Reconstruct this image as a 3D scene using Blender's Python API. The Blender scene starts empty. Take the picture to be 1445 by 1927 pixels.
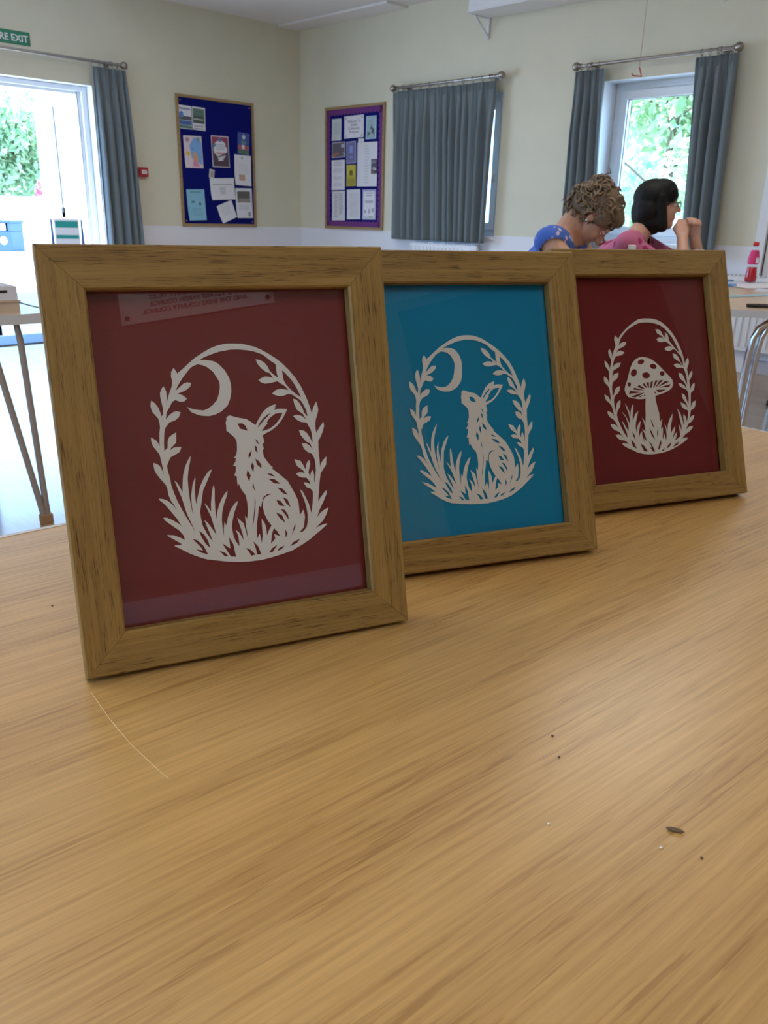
import bpy, bmesh, math, random
from mathutils import Vector, Matrix, Euler, noise
from mathutils.geometry import delaunay_2d_cdt
import numpy as np
R_ = math.radians
PI = math.pi
sc = bpy.context.scene
COL = sc.collection
random.seed(7)

# ------------------------------------------------------------------ camera, sky, sun, exposure
# World axes: the far room corner is the origin, +X runs right along the curtained wall, -Y left along the door wall.
cam_d = bpy.data.cameras.new('camera'); cam = bpy.data.objects.new('camera', cam_d); COL.objects.link(cam)
cr, cu, cf = Vector((0.6992, 0.7145, 0.0236)), Vector((-0.2600, 0.2230, 0.9395)), Vector((-0.6660, 0.6631, -0.3418))
cf.normalize(); cr = (cr - cf * cr.dot(cf)).normalized(); cu = cr.cross(cf)
cam.matrix_world = Matrix(((cr.x, cu.x, -cf.x, 7.732), (cr.y, cu.y, -cf.y, -6.244), (cr.z, cu.z, -cf.z, 1.042), (0, 0, 0, 1)))
cam_d.sensor_fit = 'VERTICAL'; cam_d.sensor_height = 36.0; cam_d.lens = 28.614
cam_d.clip_start = 0.02; cam_d.clip_end = 200
cam_d.dof.use_dof = True; cam_d.dof.focus_distance = 0.66; cam_d.dof.aperture_fstop = 26.0
sc.camera = cam

wd = bpy.data.worlds.new('sky'); sc.world = wd; wd.use_nodes = True
wn = wd.node_tree.nodes; wl = wd.node_tree.links
bg = wn['Background']; bg.inputs['Color'].default_value = (0.33, 0.60, 1.0, 1); bg.inputs['Strength'].default_value = 9.5
sun_d = bpy.data.lights.new('sun', 'SUN'); sun_d.energy = 16.0; sun_d.angle = R_(0.6); sun_d.color = (1, 0.95, 0.87)
sun = bpy.data.objects.new('sun', sun_d); COL.objects.link(sun)
sun.rotation_euler = Vector((0.45, 0.35, -1.15)).to_track_quat('-Z', 'Y').to_euler(); sun.location = (-8, -6, 14)
LAMP = 4.2            # brightness of the added ceiling light panels

sc.view_settings.view_transform = 'Standard'; sc.view_settings.look = 'None'
sc.view_settings.gamma = 1.0; sc.view_settings.use_curve_mapping = False
sc.view_settings.exposure = 0.2
sc.cycles.use_denoising = True
sc.cycles.max_bounces = 10; sc.cycles.diffuse_bounces = 5; sc.cycles.transparent_max_bounces = 16
sc.cycles.sample_clamp_indirect = 8.0
sc.cycles.caustics_reflective = False; sc.cycles.caustics_refractive = False

# ------------------------------------------------------------------ helpers
class MB:
    """collects shapes and links them as one mesh object"""
    def __init__(s): s.v = []; s.f = []; s.m = []; s.uv = []; s.sm = []; s.cur = 0
    def add(s, vs, fs, uvs=None, smooth=False):
        o = len(s.v); s.v += [tuple(v) for v in vs]
        for i, f in enumerate(fs):
            s.f.append(tuple(o + k for k in f)); s.m.append(s.cur); s.sm.append(smooth)
            s.uv.append(uvs[i] if uvs else [(0, 0)] * len(f))
        return s
    def box(s, a, b, M=None):
        x0, y0, z0 = a; x1, y1, z1 = b
        vs = [Vector(p) for p in ((x0, y0, z0), (x1, y0, z0), (x1, y1, z0), (x0, y1, z0), (x0, y0, z1), (x1, y0, z1), (x1, y1, z1), (x0, y1, z1))]
        if M: vs = [M @ v for v in vs]
        return s.add(vs, [(0, 3, 2, 1), (4, 5, 6, 7), (0, 1, 5, 4), (1, 2, 6, 5), (2, 3, 7, 6), (3, 0, 4, 7)])
    def tube(s, pts, r, n=10, caps=True, r2=None):
        pts = [Vector(p) for p in pts]; k = len(pts); rr = r if isinstance(r, (list, tuple)) else [r] * k
        vs = []; ref = None
        for i, p in enumerate(pts):
            t = (pts[min(i + 1, k - 1)] - pts[max(i - 1, 0)]).normalized()
            if ref is None: ref = Vector((0, 0, 1)) if abs(t.z) < .9 else Vector((1, 0, 0))
            a = (ref - t * ref.dot(t)).normalized(); b = t.cross(a); ref = a
            for j in range(n):
                th = 2 * PI * j / n; vs.append(p + (a * math.cos(th) + b * math.sin(th)) * rr[i])
        fs = [(i * n + j, i * n + (j + 1) % n, (i + 1) * n + (j + 1) % n, (i + 1) * n + j) for i in range(k - 1) for j in range(n)]
        s.add(vs, fs, smooth=True)
        if caps:
            s.add(vs[:n], [tuple(range(n - 1, -1, -1))]); s.add(vs[-n:], [tuple(range(n))])
        return s
    def lathe(s, prof, n=20, M=None, smooth=True):
        vs = [Vector((r * math.cos(2 * PI * j / n), r * math.sin(2 * PI * j / n), z)) for r, z in prof for j in range(n)]
        if M: vs = [M @ v for v in vs]
        k = len(prof)
        return s.add(vs, [(i * n + j, i * n + (j + 1) % n, (i + 1) * n + (j + 1) % n, (i + 1) * n + j) for i in range(k - 1) for j in range(n)], smooth=smooth)
    def ball(s, c, r, n=14, m=8, M=None):
        r = (r, r, r) if not isinstance(r, (tuple, list)) else r
        c = Vector(c); vs = []
        for i in range(m + 1):
            ph = PI * i / m
            for j in range(n):
                th = 2 * PI * j / n
                v = Vector((max(math.sin(ph), 1e-4) * math.cos(th) * r[0], max(math.sin(ph), 1e-4) * math.sin(th) * r[1], -math.cos(ph) * r[2]))
                vs.append(c + (M @ v if M else v))
        fs = [(i * n + j, i * n + (j + 1) % n, (i + 1) * n + (j + 1) % n, (i + 1) * n + j) for i in range(m) for j in range(n)]
        return s.add(vs, fs, smooth=True)
    def capsule(s, p0, p1, r0, r1, n=14):
        p0 = Vector(p0); p1 = Vector(p1); d = (p1 - p0); L = max(d.length, 1e-5); d = d / L
        pts = []; rr = []
        for i in range(5):
            a = PI / 2 * i / 4; pts.append(p0 - d * r0 * math.cos(a)); rr.append(max(r0 * math.sin(a), 1e-4))
        for i in range(5):
            a = PI / 2 * (1 - i / 4); pts.append(p1 + d * r1 * math.cos(a)); rr.append(max(r1 * math.sin(a), 1e-4))
        return s.tube(pts, rr, n)
    def prism(s, poly, z0, z1, M=None):
        n = len(poly); vs = [Vector((x, y, z0)) for x, y in poly] + [Vector((x, y, z1)) for x, y in poly]
        if M: vs = [M @ v for v in vs]
        return s.add(vs, [tuple(range(n - 1, -1, -1)), tuple(range(n, 2 * n))] + [(i, (i + 1) % n, n + (i + 1) % n, n + i) for i in range(n)])
    def mesh(s, name):
        me = bpy.data.meshes.new(name); me.from_pydata(s.v, [], s.f)
        me.polygons.foreach_set('material_index', s.m); me.polygons.foreach_set('use_smooth', s.sm)
        ul = me.uv_layers.new(name='UVMap'); flat = [c for f in s.uv for q in f for c in q]
        if len(flat) == 2 * len(ul.data): ul.data.foreach_set('uv', flat)
        me.update(); return me
    def obj(s, name, mats, parent=None, loc=(0, 0, 0), rot=(0, 0, 0), bevel=0, seg=2):
        return link(name, s.mesh(name), mats, parent, loc, rot, bevel, seg)

def link(name, me, mats, parent=None, loc=(0, 0, 0), rot=(0, 0, 0), bevel=0, seg=2):
    for m in (mats if isinstance(mats, (list, tuple)) else [mats]): me.materials.append(m)
    if bevel:
        bm = bmesh.new(); bm.from_mesh(me); bmesh.ops.remove_doubles(bm, verts=bm.verts, dist=1e-6)
        ed = [e for e in bm.edges if len(e.link_faces) == 2 and e.calc_face_angle(0) > R_(30)]
        bmesh.ops.bevel(bm, geom=ed, offset=bevel, segments=seg, affect='EDGES', profile=.5, clamp_overlap=True)
        bm.to_mesh(me); bm.free(); me.update()
    o = bpy.data.objects.new(name, me); COL.objects.link(o); o.location = loc; o.rotation_euler = rot
    if parent: o.parent = parent
    return o
def thing(name, label, cat, loc=(0, 0, 0), rot=(0, 0, 0), group=None):
    o = bpy.data.objects.new(name, None); o.empty_display_size = .05; COL.objects.link(o); o.location = loc; o.rotation_euler = rot
    return tag(o, label, cat, group)
def tag(o, label, cat, group=None, kind=None):
    o['label'] = label; o['category'] = cat
    if group: o['group'] = group
    if kind: o['kind'] = kind
    return o
def struct(o): o['kind'] = 'structure'; return o
def zrot(a): return Matrix.Rotation(a, 4, 'Z')

def nodes(name):
    m = bpy.data.materials.new(name); m.use_nodes = True
    nt = m.node_tree; return m, nt, nt.nodes, nt.links, nt.nodes['Principled BSDF']
def mat(name, col, rough=.6, metal=0, spec=.5, vary=0, vscale=20, bump=0, bscale=200, coat=0, alpha=1, trans=0, sheen=0, emit=None, es=0, stretch=None):
    m, nt, N, L, P = nodes(name)
    P.inputs['Base Color'].default_value = (*col, 1); P.inputs['Roughness'].default_value = rough; P.inputs['Metallic'].default_value = metal
    P.inputs['Specular IOR Level'].default_value = spec; P.inputs['Coat Weight'].default_value = coat; P.inputs['Transmission Weight'].default_value = trans
    P.inputs['Sheen Weight'].default_value = sheen
    if emit: P.inputs['Emission Color'].default_value = (*emit, 1); P.inputs['Emission Strength'].default_value = es
    tc = N.new('ShaderNodeTexCoord'); src = tc.outputs['Object']
    if stretch:
        mp = N.new('ShaderNodeMapping'); mp.inputs['Scale'].default_value = stretch; L.new(src, mp.inputs['Vector']); src = mp.outputs['Vector']
    if vary:
        nz = N.new('ShaderNodeTexNoise'); nz.inputs['Scale'].default_value = vscale; nz.inputs['Detail'].default_value = 4; L.new(src, nz.inputs['Vector'])
        mx = N.new('ShaderNodeMix'); mx.data_type = 'RGBA'; L.new(nz.outputs['Fac'], mx.inputs['Factor'])
        mx.inputs[6].default_value = (*[c * (1 - vary) for c in col], 1); mx.inputs[7].default_value = (*[min(1, c * (1 + vary)) for c in col], 1)
        L.new(mx.outputs[2], P.inputs['Base Color'])
    if bump:
        nb = N.new('ShaderNodeTexNoise'); nb.inputs['Scale'].default_value = bscale; L.new(src, nb.inputs['Vector'])
        bp = N.new('ShaderNodeBump'); bp.inputs['Strength'].default_value = bump; bp.inputs['Distance'].default_value = .002
        L.new(nb.outputs['Fac'], bp.inputs['Height']); L.new(bp.outputs['Normal'], P.inputs['Normal'])
    return m
def ramp(N, stops, interp='LINEAR'):
    r = N.new('ShaderNodeValToRGB'); r.color_ramp.interpolation = interp; e = r.color_ramp.elements
    e[0].position, e[0].color = stops[0][0], (*stops[0][1], 1); e[1].position, e[1].color = stops[-1][0], (*stops[-1][1], 1)
    for p, c in stops[1:-1]:
        k = e.new(p); k.color = (*c, 1)
    return r
def glass_mat(name, tint=(1, 1, 1), ior=1.5, rough=0.0):
    # a clear pane: passes light straight through, mirrors by the Fresnel law
    m, nt, N, L, P = nodes(name); N.remove(P)
    fr = N.new('ShaderNodeFresnel'); ge = N.new('ShaderNodeNewGeometry'); mi = N.new('ShaderNodeMix'); L.new(ge.outputs['Backfacing'], mi.inputs['Factor'])
    mi.inputs[2].default_value = ior; mi.inputs[3].default_value = 1 / ior; L.new(mi.outputs[0], fr.inputs['IOR'])   # same mirror strength from either side of the pane
    tr = N.new('ShaderNodeBsdfTransparent'); tr.inputs['Color'].default_value = (*tint, 1)
    gl = N.new('ShaderNodeBsdfGlossy'); gl.inputs['Roughness'].default_value = rough
    mx = N.new('ShaderNodeMixShader'); L.new(fr.outputs[0], mx.inputs[0]); L.new(tr.outputs[0], mx.inputs[1]); L.new(gl.outputs[0], mx.inputs[2])
    L.new(mx.outputs[0], N['Material Output'].inputs['Surface']); return m
def wood_mat(name, light, dark, pore, coords='UV', band=(1.6, 26), streak=(5, 330), pores=(28, 950), rough=.45, spec=.4, pore_amt=.6, streak_amt=.5, wave=.6, rot=0, bump=.1):
    """grain runs along x: broad growth bands, fine streaks, short dark pores"""
    m, nt, N, L, P = nodes(name)
    tc = N.new('ShaderNodeTexCoord'); mr = N.new('ShaderNodeMapping'); mr.inputs['Rotation'].default_value = (0, 0, rot)
    L.new(tc.outputs[coords], mr.inputs['Vector'])
    def noise_(sc_, detail, dist=0, rough_=.55, off=0):
        mp = N.new('ShaderNodeMapping'); mp.inputs['Scale'].default_value = (sc_[0], sc_[1], sc_[1]); mp.inputs['Location'].default_value = (off, off * 1.7, 0); L.new(mr.outputs['Vector'], mp.inputs['Vector'])
        n = N.new('ShaderNodeTexNoise'); n.inputs['Scale'].default_value = 1; n.inputs['Detail'].default_value = detail
        n.inputs['Distortion'].default_value = dist; n.inputs['Roughness'].default_value = rough_; L.new(mp.outputs['Vector'], n.inputs['Vector']); return n.outputs['Fac']
    bnd = noise_(band, 4, wave); stk = noise_(streak, 3, .1, .6, 3.1); por = noise_(pores, 2, .1, .5, 7.7)
    mf = N.new('ShaderNodeMix'); mf.inputs['Factor'].default_value = streak_amt; L.new(bnd, mf.inputs[2]); L.new(stk, mf.inputs[3])
    r1 = ramp(N, [(.36, dark), (.64, light)]); L.new(mf.outputs[0], r1.inputs[0])
    r2 = ramp(N, [(.0, (1, 1, 1)), (.36, (1, 1, 1)), (.43, (0, 0, 0))]); L.new(por, r2.inputs[0])
    # pores crowd together in the darker bands
    r3 = ramp(N, [(.40, (1, 1, 1)), (.60, (.25, .25, .25))]); L.new(bnd, r3.inputs[0])
    am = N.new('ShaderNodeMath'); am.operation = 'MULTIPLY'; am.inputs[1].default_value = pore_amt; L.new(r2.outputs[0], am.inputs[0])
    a2 = N.new('ShaderNodeMath'); a2.operation = 'MULTIPLY'; L.new(am.outputs[0], a2.inputs[0]); L.new(r3.outputs[0], a2.inputs[1])
    mx = N.new('ShaderNodeMix'); mx.data_type = 'RGBA'; L.new(a2.outputs[0], mx.inputs['Factor']); L.new(r1.outputs[0], mx.inputs[6]); mx.inputs[7].default_value = (*pore, 1)
    L.new(mx.outputs[2], P.inputs['Base Color']); P.inputs['Roughness'].default_value = rough; P.inputs['Specular IOR Level'].default_value = spec
    bp = N.new('ShaderNodeBump'); bp.inputs['Strength'].default_value = bump; bp.inputs['Distance'].default_value = .0004
    L.new(por, bp.inputs['Height']); L.new(bp.outputs['Normal'], P.inputs['Normal'])
    return m
def evaluate(bm_mb, voxel, smooth=6, fac=.5):
    """one continuous skin over overlapping limbs: voxel remesh, then smoothing"""
    me = bm_mb.mesh('tmp'); o = bpy.data.objects.new('tmp', me); COL.objects.link(o)
    r = o.modifiers.new('r', 'REMESH'); r.mode = 'VOXEL'; r.voxel_size = voxel; r.use_smooth_shade = True
    if smooth: q = o.modifiers.new('s', 'SMOOTH'); q.factor = fac; q.iterations = smooth
    dg = bpy.context.evaluated_depsgraph_get(); out = bpy.data.meshes.new_from_object(o.evaluated_get(dg))
    bpy.data.objects.remove(o); bpy.data.meshes.remove(me); return out
def text_mesh(s, size, depth=.0006, align='CENTER', bold=0):
    cu_ = bpy.data.curves.new('t', 'FONT'); cu_.body = s; cu_.size = size; cu_.align_x = align; cu_.extrude = depth; cu_.offset = bold
    cu_.resolution_u = 3
    o = bpy.data.objects.new('t', cu_); COL.objects.link(o)
    dg = bpy.context.evaluated_depsgraph_get(); me = bpy.data.meshes.new_from_object(o.evaluated_get(dg)); me.materials.clear()
    bpy.data.objects.remove(o); return me

# ------------------------------------------------------------------ the setting
def wall_mat(name, top, low, split=.897):
    m, nt, N, L, P = nodes(name)
    ge = N.new('ShaderNodeNewGeometry'); sx = N.new('ShaderNodeSeparateXYZ'); L.new(ge.outputs['Position'], sx.inputs[0])
    gt = N.new('ShaderNodeMath'); gt.operation = 'GREATER_THAN'; gt.inputs[1].default_value = split; L.new(sx.outputs['Z'], gt.inputs[0])
    nz = N.new('ShaderNodeTexNoise'); nz.inputs['Scale'].default_value = 3; nz.inputs['Detail'].default_value = 6; L.new(ge.outputs['Position'], nz.inputs['Vector'])
    rp = ramp(N, [(.3, tuple(c * .95 for c in top)), (.7, top)]); L.new(nz.outputs['Fac'], rp.inputs[0])
    mx = N.new('ShaderNodeMix'); mx.data_type = 'RGBA'; L.new(gt.outputs[0], mx.inputs['Factor']); mx.inputs[6].default_value = (*low, 1); L.new(rp.outputs[0], mx.inputs[7])
    L.new(mx.outputs[2], P.inputs['Base Color']); P.inputs['Roughness'].default_value = .55; P.inputs['Specular IOR Level'].default_value = .3
    return m
M_wall = wall_mat('cream_wall_paint_over_white_dado', (.735, .70, .55), (.82, .82, .87))
M_white = mat('white_gloss_paint', (.80, .80, .82), .4)
M_upvc = mat('white_upvc', (.80, .82, .84), .3)
M_ceil = mat('white_ceiling_paint', (.82, .79, .77), .8, vary=.03, vscale=2)
M_glass = glass_mat('clear_window_glass', (.97, .99, .98))
M_steel = mat('brushed_steel', (.36, .33, .31), .28, 1, vary=.08, vscale=60)
M_chrome = mat('chromed_tube', (.72, .72, .74), .16, 1)
M_black = mat('black_plastic', (.015, .015, .017), .4)
M_skirt = mat('grey_skirting_paint', (.50, .47, .50), .5)

RX, RY, RZ = 10.45, -9.5, 2.885
m_floor = wood_mat('pale_wood_vinyl_floor', (.47, .335, .205), (.37, .25, .145), (.28, .19, .12), 'Object', (.5, 7), (1.2, 60), (5, 150), .18, .5, .3, .5, .4)
struct(MB().box((0, RY, -.1), (RX, 0, 0)).obj('floor', m_floor))
struct(MB().box((-.3, RY - .3, RZ), (RX + .3, .3, RZ + .2)).obj('ceiling', M_ceil))
DY0, DY1, DZ = -5.4, -2.40, 2.083                  # doorway in the left wall
w = MB(); w.box((-.3, DY1, 0), (0, .3, RZ)).box((-.3, DY0, DZ), (0, DY1, RZ)).box((-.3, RY - .3, 0), (0, DY0, RZ)); struct(w.obj('wall_left', M_wall))
W1, W2, WZ0, WZ1 = (1.72, 2.80), (3.80, 4.80), .885, 2.078
w = MB()
xs = [0, W1[0], W1[1], W2[0], W2[1], RX + .3]
for k in (0, 2, 4): w.box((xs[k], 0, 0), (xs[k + 1], .3, RZ))
for a, b in (W1, W2): w.box((a, 0, 0), (b, .3, WZ0)).box((a, 0, WZ1), (b, .3, RZ))
struct(w.obj('wall_right', M_wall))
# walls behind the camera; the back-left one has unseen windows added for sky light
struct(MB().box((RX, RY - .3, 0), (RX + .3, 0, RZ)).obj('wall_front', wall_mat('brown_back_wall_paint_over_white_dado', (.31, .27, .24), (.62, .60, .70))))
o = struct(MB().box((RX - .05, -5.62, 0), (RX - .001, -3.92, 2.8)).obj('dark_panel', mat('dark_brown_panel', (.05, .035, .03), .5), bevel=.004)); MB().box((RX - .058, -4.775, .01), (RX - .0505, -4.765, 2.79)).obj('gap', mat('panel_gap', (.01, .01, .01), .8), o)  # unseen dark slab, added to darken what the frames' glass mirrors
w = MB(); V = [(2.2, 4.2), (5.6, 7.6)]
for a, b in ((0, 2.2), (4.2, 5.6), (7.6, RX)): w.box((a, RY - .3, 0), (b, RY, RZ))
for a, b in V: w.box((a, RY - .3, 0), (b, RY, .9)).box((a, RY - .3, 2.2), (b, RY, RZ))
struct(w.obj('wall_back', M_wall))
for k, (a, b) in enumerate(V):  # added windows, unseen, that light the hall from behind
    o = struct(MB().box((a, RY - .18, .9), (a + .06, RY - .1, 2.2)).box((b - .06, RY - .18, .9), (b, RY - .1, 2.2)).box((a, RY - .18, .9), (b, RY - .1, .96)).box((a, RY - .18, 2.14), (b, RY - .1, 2.2)).obj('window_%d' % (k + 3), M_upvc))
    MB().box((a + .06, RY - .15, .96), (b - .06, RY - .144, 2.14)).obj('pane', M_glass, o)
bl = MB().box((0, RY, 0), (.018, DY0, .1)).box((0, DY1, 0), (.018, -.02, .1)); struct(bl.obj('baseboard_left', M_skirt, bevel=.003))
struct(MB().box((.02, -.018, 0), (RX, 0, .1)).obj('baseboard_right', M_skirt, bevel=.003))
struct(MB().box((0.002, -.285, RZ - .022), (1.616, -.002, RZ - .001)).obj('trim_1', M_ceil, bevel=.004))      # dropped ceiling border board
o = struct(MB().box((5.205, -.05, 0), (5.275, -.001, 2.35)).box((5.275, -.02, .66), (6.3, -.001, 2.35)).box((6.3, -.05, 0), (6.37, -.001, 2.35)).box((5.275, -.05, 2.28), (6.3, -.001, 2.35)).box((5.275, -.035, .60), (6.3, -.001, .66)).obj('trim_2', M_white, bevel=.003))
MB().box((5.275, -.0235, .70), (5.283, -.0195, 2.28)).obj('gap', mat('dark_gap', (.06, .06, .07), .8), o)

def window(name, a, b, y=.19, vent=False):
    z0, z1 = WZ0, WZ1; e = .001
    def ring(mb, x0, x1, zz0, zz1, t, y0, y1):
        mb.box((x0, y0, zz0), (x0 + t, y1, zz1)).box((x1 - t, y0, zz0), (x1, y1, zz1)).box((x0 + t, y0, zz0), (x1 - t, y1, zz0 + t)).box((x0 + t, y0, zz1 - t), (x1 - t, y1, zz1)); return mb
    f = struct(ring(MB(), a + e, b - e, z0 + e, z1 - e, .065, y, y + .07).obj(name, M_upvc, bevel=.004))
    ring(MB(), a + .06, b - .06, z0 + .06, z1 - .06, .06, y - .022, y + .045).obj('sash', M_upvc, f, bevel=.006)
    MB().box((a + .115, y + .006, z0 + .115), (b - .115, y + .026, z1 - .115)).obj('pane', M_glass, f)
    g = MB()
    for x0, x1, q0, q1 in ((a + .117, a + .124, z0 + .12, z1 - .12), (b - .124, b - .117, z0 + .12, z1 - .12), (a + .12, b - .12, z0 + .117, z0 + .124), (a + .12, b - .12, z1 - .124, z1 - .117)): g.box((x0, y - .003, q0), (x1, y + .006, q1))
    g.obj('gasket', M_black, f)
    MB().box((a + .3, y - .012, z1 - .052), (b - .3, y, z1 - .028)).obj('vent', M_upvc, f, bevel=.004)
    MB().box((a + .001, -.03, z0 - .028), (b - .001, y, z0 + .002)).obj('sill', M_white, f, bevel=.004)
    MB().box((b - .09, y - .05, 1.35), (b - .07, y - .022, 1.42)).box((b - .088, y - .05, 1.30), (b - .072, y - .038, 1.40)).obj('handle', M_upvc, f, bevel=.003)
    return f
window('window_1', *W1, .075); window('window_2', *W2)

# smooth white linings of the window and door reveals
for k, (a, b) in enumerate((W1, W2)):
    yy = (.070, .186)[k]; struct(MB().box((a + .0002, .001, WZ0 + .003), (a + .0009, yy, WZ1 - .001)).box((b - .0009, .001, WZ0 + .003), (b - .0002, yy, WZ1 - .001)).box((a + .001, .001, WZ1 - .0009), (b - .001, yy, WZ1 - .0002)).obj('trim_%d' % (k + 3), M_upvc))
struct(MB().box((-.149, DY1 - .0009, .001), (-.001, DY1 - .0002, DZ - .001)).box((-.149, DY0 + .001, DZ - .0009), (-.001, DY1 - .001, DZ - .0002)).box((-.149, DY0 + .0002, .001), (-.001, DY0 + .0009, DZ - .001)).obj('trim_5', M_upvc))
# glazed outer doorway: frame, and two leaves folded outwards
y0, y1 = DY0 + .001, DY1 - .001
d = struct(MB().box((-.25, y1 - .08, 0), (-.15, y1, DZ - .001)).box((-.25, y0, 0), (-.15, y0 + .08, DZ - .001)).box((-.25, y0 + .08, DZ - .07), (-.15, y1 - .08, DZ - .001)).box((-.25, y0 + .08, 0), (-.15, y1 - .08, .02)).obj('door_1', M_upvc, bevel=.004))
MB().box((-.148, y1 - .05, 0), (-.11, y1 - .002, DZ - .002)).box((-.148, y0, DZ - .045), (-.11, y1 - .05, DZ - .003)).obj('frame_bead', M_upvc, d, bevel=.004)
def leaf(hx, hy, ang, wd_, nm, flip=1):
    Mx = Matrix.Translation((hx, hy, 0)) @ zrot(ang)
    l = MB().box((0, -.03, .03), (.1, .03, 2.0), Mx).box((wd_ - .1, -.03, .03), (wd_, .03, 2.0), Mx).box((.1, -.03, .03), (wd_ - .1, .03, .18), Mx).box((.1, -.03, 1.9), (wd_ - .1, .03, 2.0), Mx).box((.1, -.03, .95), (wd_ - .1, .03, 1.05), Mx).obj(nm, M_upvc, d, bevel=.004)
    MB().box((.1, -.008, .18), (wd_ - .1, .008, .95), Mx).box((.1, -.008, 1.05), (wd_ - .1, .008, 1.9), Mx).obj('pane', M_glass, l)
    MB().box((.37, -.03, .18), (.46, .03, 1.9), Mx).obj('mid_stile', M_upvc, l, bevel=.004); MB().box((.40, .0305, 1.0), (.425, .036, 1.95), Mx).obj('gasket', M_black, l)
    MB().box((wd_ - .07, -.075, 1.0), (wd_ - .05, -.03, 1.02), Mx).box((wd_ - .16, -.085, .995), (wd_ - .05, -.07, 1.02), Mx).obj('handle', M_steel, l, bevel=.003)
leaf(-.26, y1 - .05, R_(180), .86, 'door_leaf'); leaf(-.26, y0 + .05, R_(185), .86, 'door_leaf')

# ------------------------------------------------------------------ unseen ceiling light panels, added to brighten the hall; the first matches a table highlight
M_lit = mat('lit_diffuser', (.9, .9, .9), .5, emit=(1.0, .94, .84), es=LAMP)
lights = [(5.9, -2.7, 'nearest the window with the open curtains'), (2.6, -2.7, 'nearest the far corner'), (8.9, -2.7, 'nearest the front end of the curtained wall'), (5.9, -6.6, 'over the tables in the middle of the hall'), (2.6, -6.6, 'nearest the open doorway'), (8.9, -6.6, 'behind the photographer')]
for x, y, nm in lights:
    t = thing('ceiling_fill_light', 'unseen square white ceiling panel, added fill light, ' + nm, 'light', (x, y, RZ), (0, 0, 0), 'ceiling fill light panels')
    fr = MB()
    for a, b in (((-.62, -.62), (.62, -.58)), ((-.62, .58), (.62, .62)), ((-.62, -.58), (-.58, .58)), ((.58, -.58), (.62, .58))): fr.box((*a, -.05), (*b, -.0005))
    fr.obj('frame', M_white, t); MB().box((-.58, -.58, -.038), (.58, .58, -.0005)).obj('diffuser', M_lit, t)

# ------------------------------------------------------------------ outside
m_pave = mat('sunlit_concrete_paving', (.52, .52, .52), .9, vary=.08, vscale=3)
struct(MB().box((-60, -40, -.12), (-.301, 40, -.02)).box((-.301, .301, -.12), (60, 40, -.02)).box((-.301, -40, -.12), (30, RY - .31, -.02)).obj('ground', m_pave))
struct(MB().box((-4.4, -.95, -.02), (-.302, -.75, 3.0)).obj('wall_outside', mat('white_render', (.8, .8, .8), .9)))
def leaf_mat(name, a, b):
    m, nt, N, L, P = nodes(name)
    oi = N.new('ShaderNodeNewGeometry'); rp = ramp(N, [(0, a), (1, b)]); L.new(oi.outputs['Random Per Island'], rp.inputs[0]); L.new(rp.outputs[0], P.inputs['Base Color'])
    P.inputs['Roughness'].default_value = .5
    tl = N.new('ShaderNodeBsdfTranslucent'); L.new(rp.outputs[0], tl.inputs['Color']); mx = N.new('ShaderNodeMixShader'); mx.inputs[0].default_value = .35
    L.new(P.outputs[0], mx.inputs[1]); L.new(tl.outputs[0], mx.inputs[2]); L.new(mx.outputs[0], N['Material Output'].inputs['Surface']); return m
M_leaf = leaf_mat('bright_green_leaves', (.20, .36, .16), (.58, .70, .46)); M_leaf2 = leaf_mat('deep_green_leaves', (.20, .38, .26), (.56, .72, .58))
M_bark = mat('bark', (.16, .12, .09), .9, vary=.3, vscale=30)
def foliage(blobs, n, size, seed):
    rnd = random.Random(seed); mb = MB()
    for _ in range(n):
        c, r = rnd.choice(blobs)
        while True:
            v = Vector((rnd.uniform(-1, 1), rnd.uniform(-1, 1), rnd.uniform(-1, 1)))
            if v.length <= 1: break
        v = v.normalized() * (v.length ** .5); p = Vector((c[0] + v.x * r[0], c[1] + v.y * r[1], c[2] + v.z * r[2]))
        if p.z < .05: continue
        s = size * rnd.uniform(.6, 1.4); M = Euler((rnd.uniform(-1.2, 1.2), rnd.uniform(-1.2, 1.2), rnd.uniform(0, 6.3))).to_matrix()
        q = [p + M @ Vector(k) for k in ((-s, 0, 0), (-.2 * s, .45 * s, .1 * s), (s, 0, 0), (-.2 * s, -.45 * s, .1 * s))]
        mb.add(q, [(0, 1, 2, 3)])
    return mb
def tree(name, label, cat, loc, trunk, blobs, n, size, seed, m, group=None):
    t = thing(name, label, cat, loc, group=group)
    tb = MB()
    for pts, r in trunk: tb.tube(pts, r, 7)
    tb.obj('trunk', M_bark, t); fo = foliage(blobs, n, size, seed).obj('foliage', m, t); fo['kind'] = 'stuff'
    return t
# hedge bank behind the white fence, seen through the doorway
for k, (x, y, h, lab, mm) in enumerate([(-19.5, -6.2, 4.4, 'tall bright green bush beyond the white fence, furthest left through the doorway', M_leaf), (-19.0, .0, 3.9, 'low pale green bush left of the tall round bush beyond the fence', M_leaf2), (-20.5, 4.2, 4.9, 'tall round green bush behind the litter bin, beyond the white fence', M_leaf), (-20.0, 9.2, 4.2, 'green bush seen past the edge of the open glass door leaf', M_leaf2), (-21.5, 14.0, 3.6, 'dark green bush behind the white outside wall', M_leaf2)]):
    rb = random.Random(k + 20); bl = [((rb.uniform(-.5, .5), rb.uniform(-1.6, 1.6), h * rb.uniform(.30, .74)), (rb.uniform(.7, 1.0), rb.uniform(.7, 1.1), h * rb.uniform(.2, .27))) for _ in range(11)]
    tree('bush', lab, 'bush', (x, y, -.02), [([(0, 0, 0), (.05, .1, h * .6)], [.09, .04]), ([(0, 0, .3), (.3, .5, h * .6)], [.05, .02])], bl, 5600, .15, k, mm)
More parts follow.
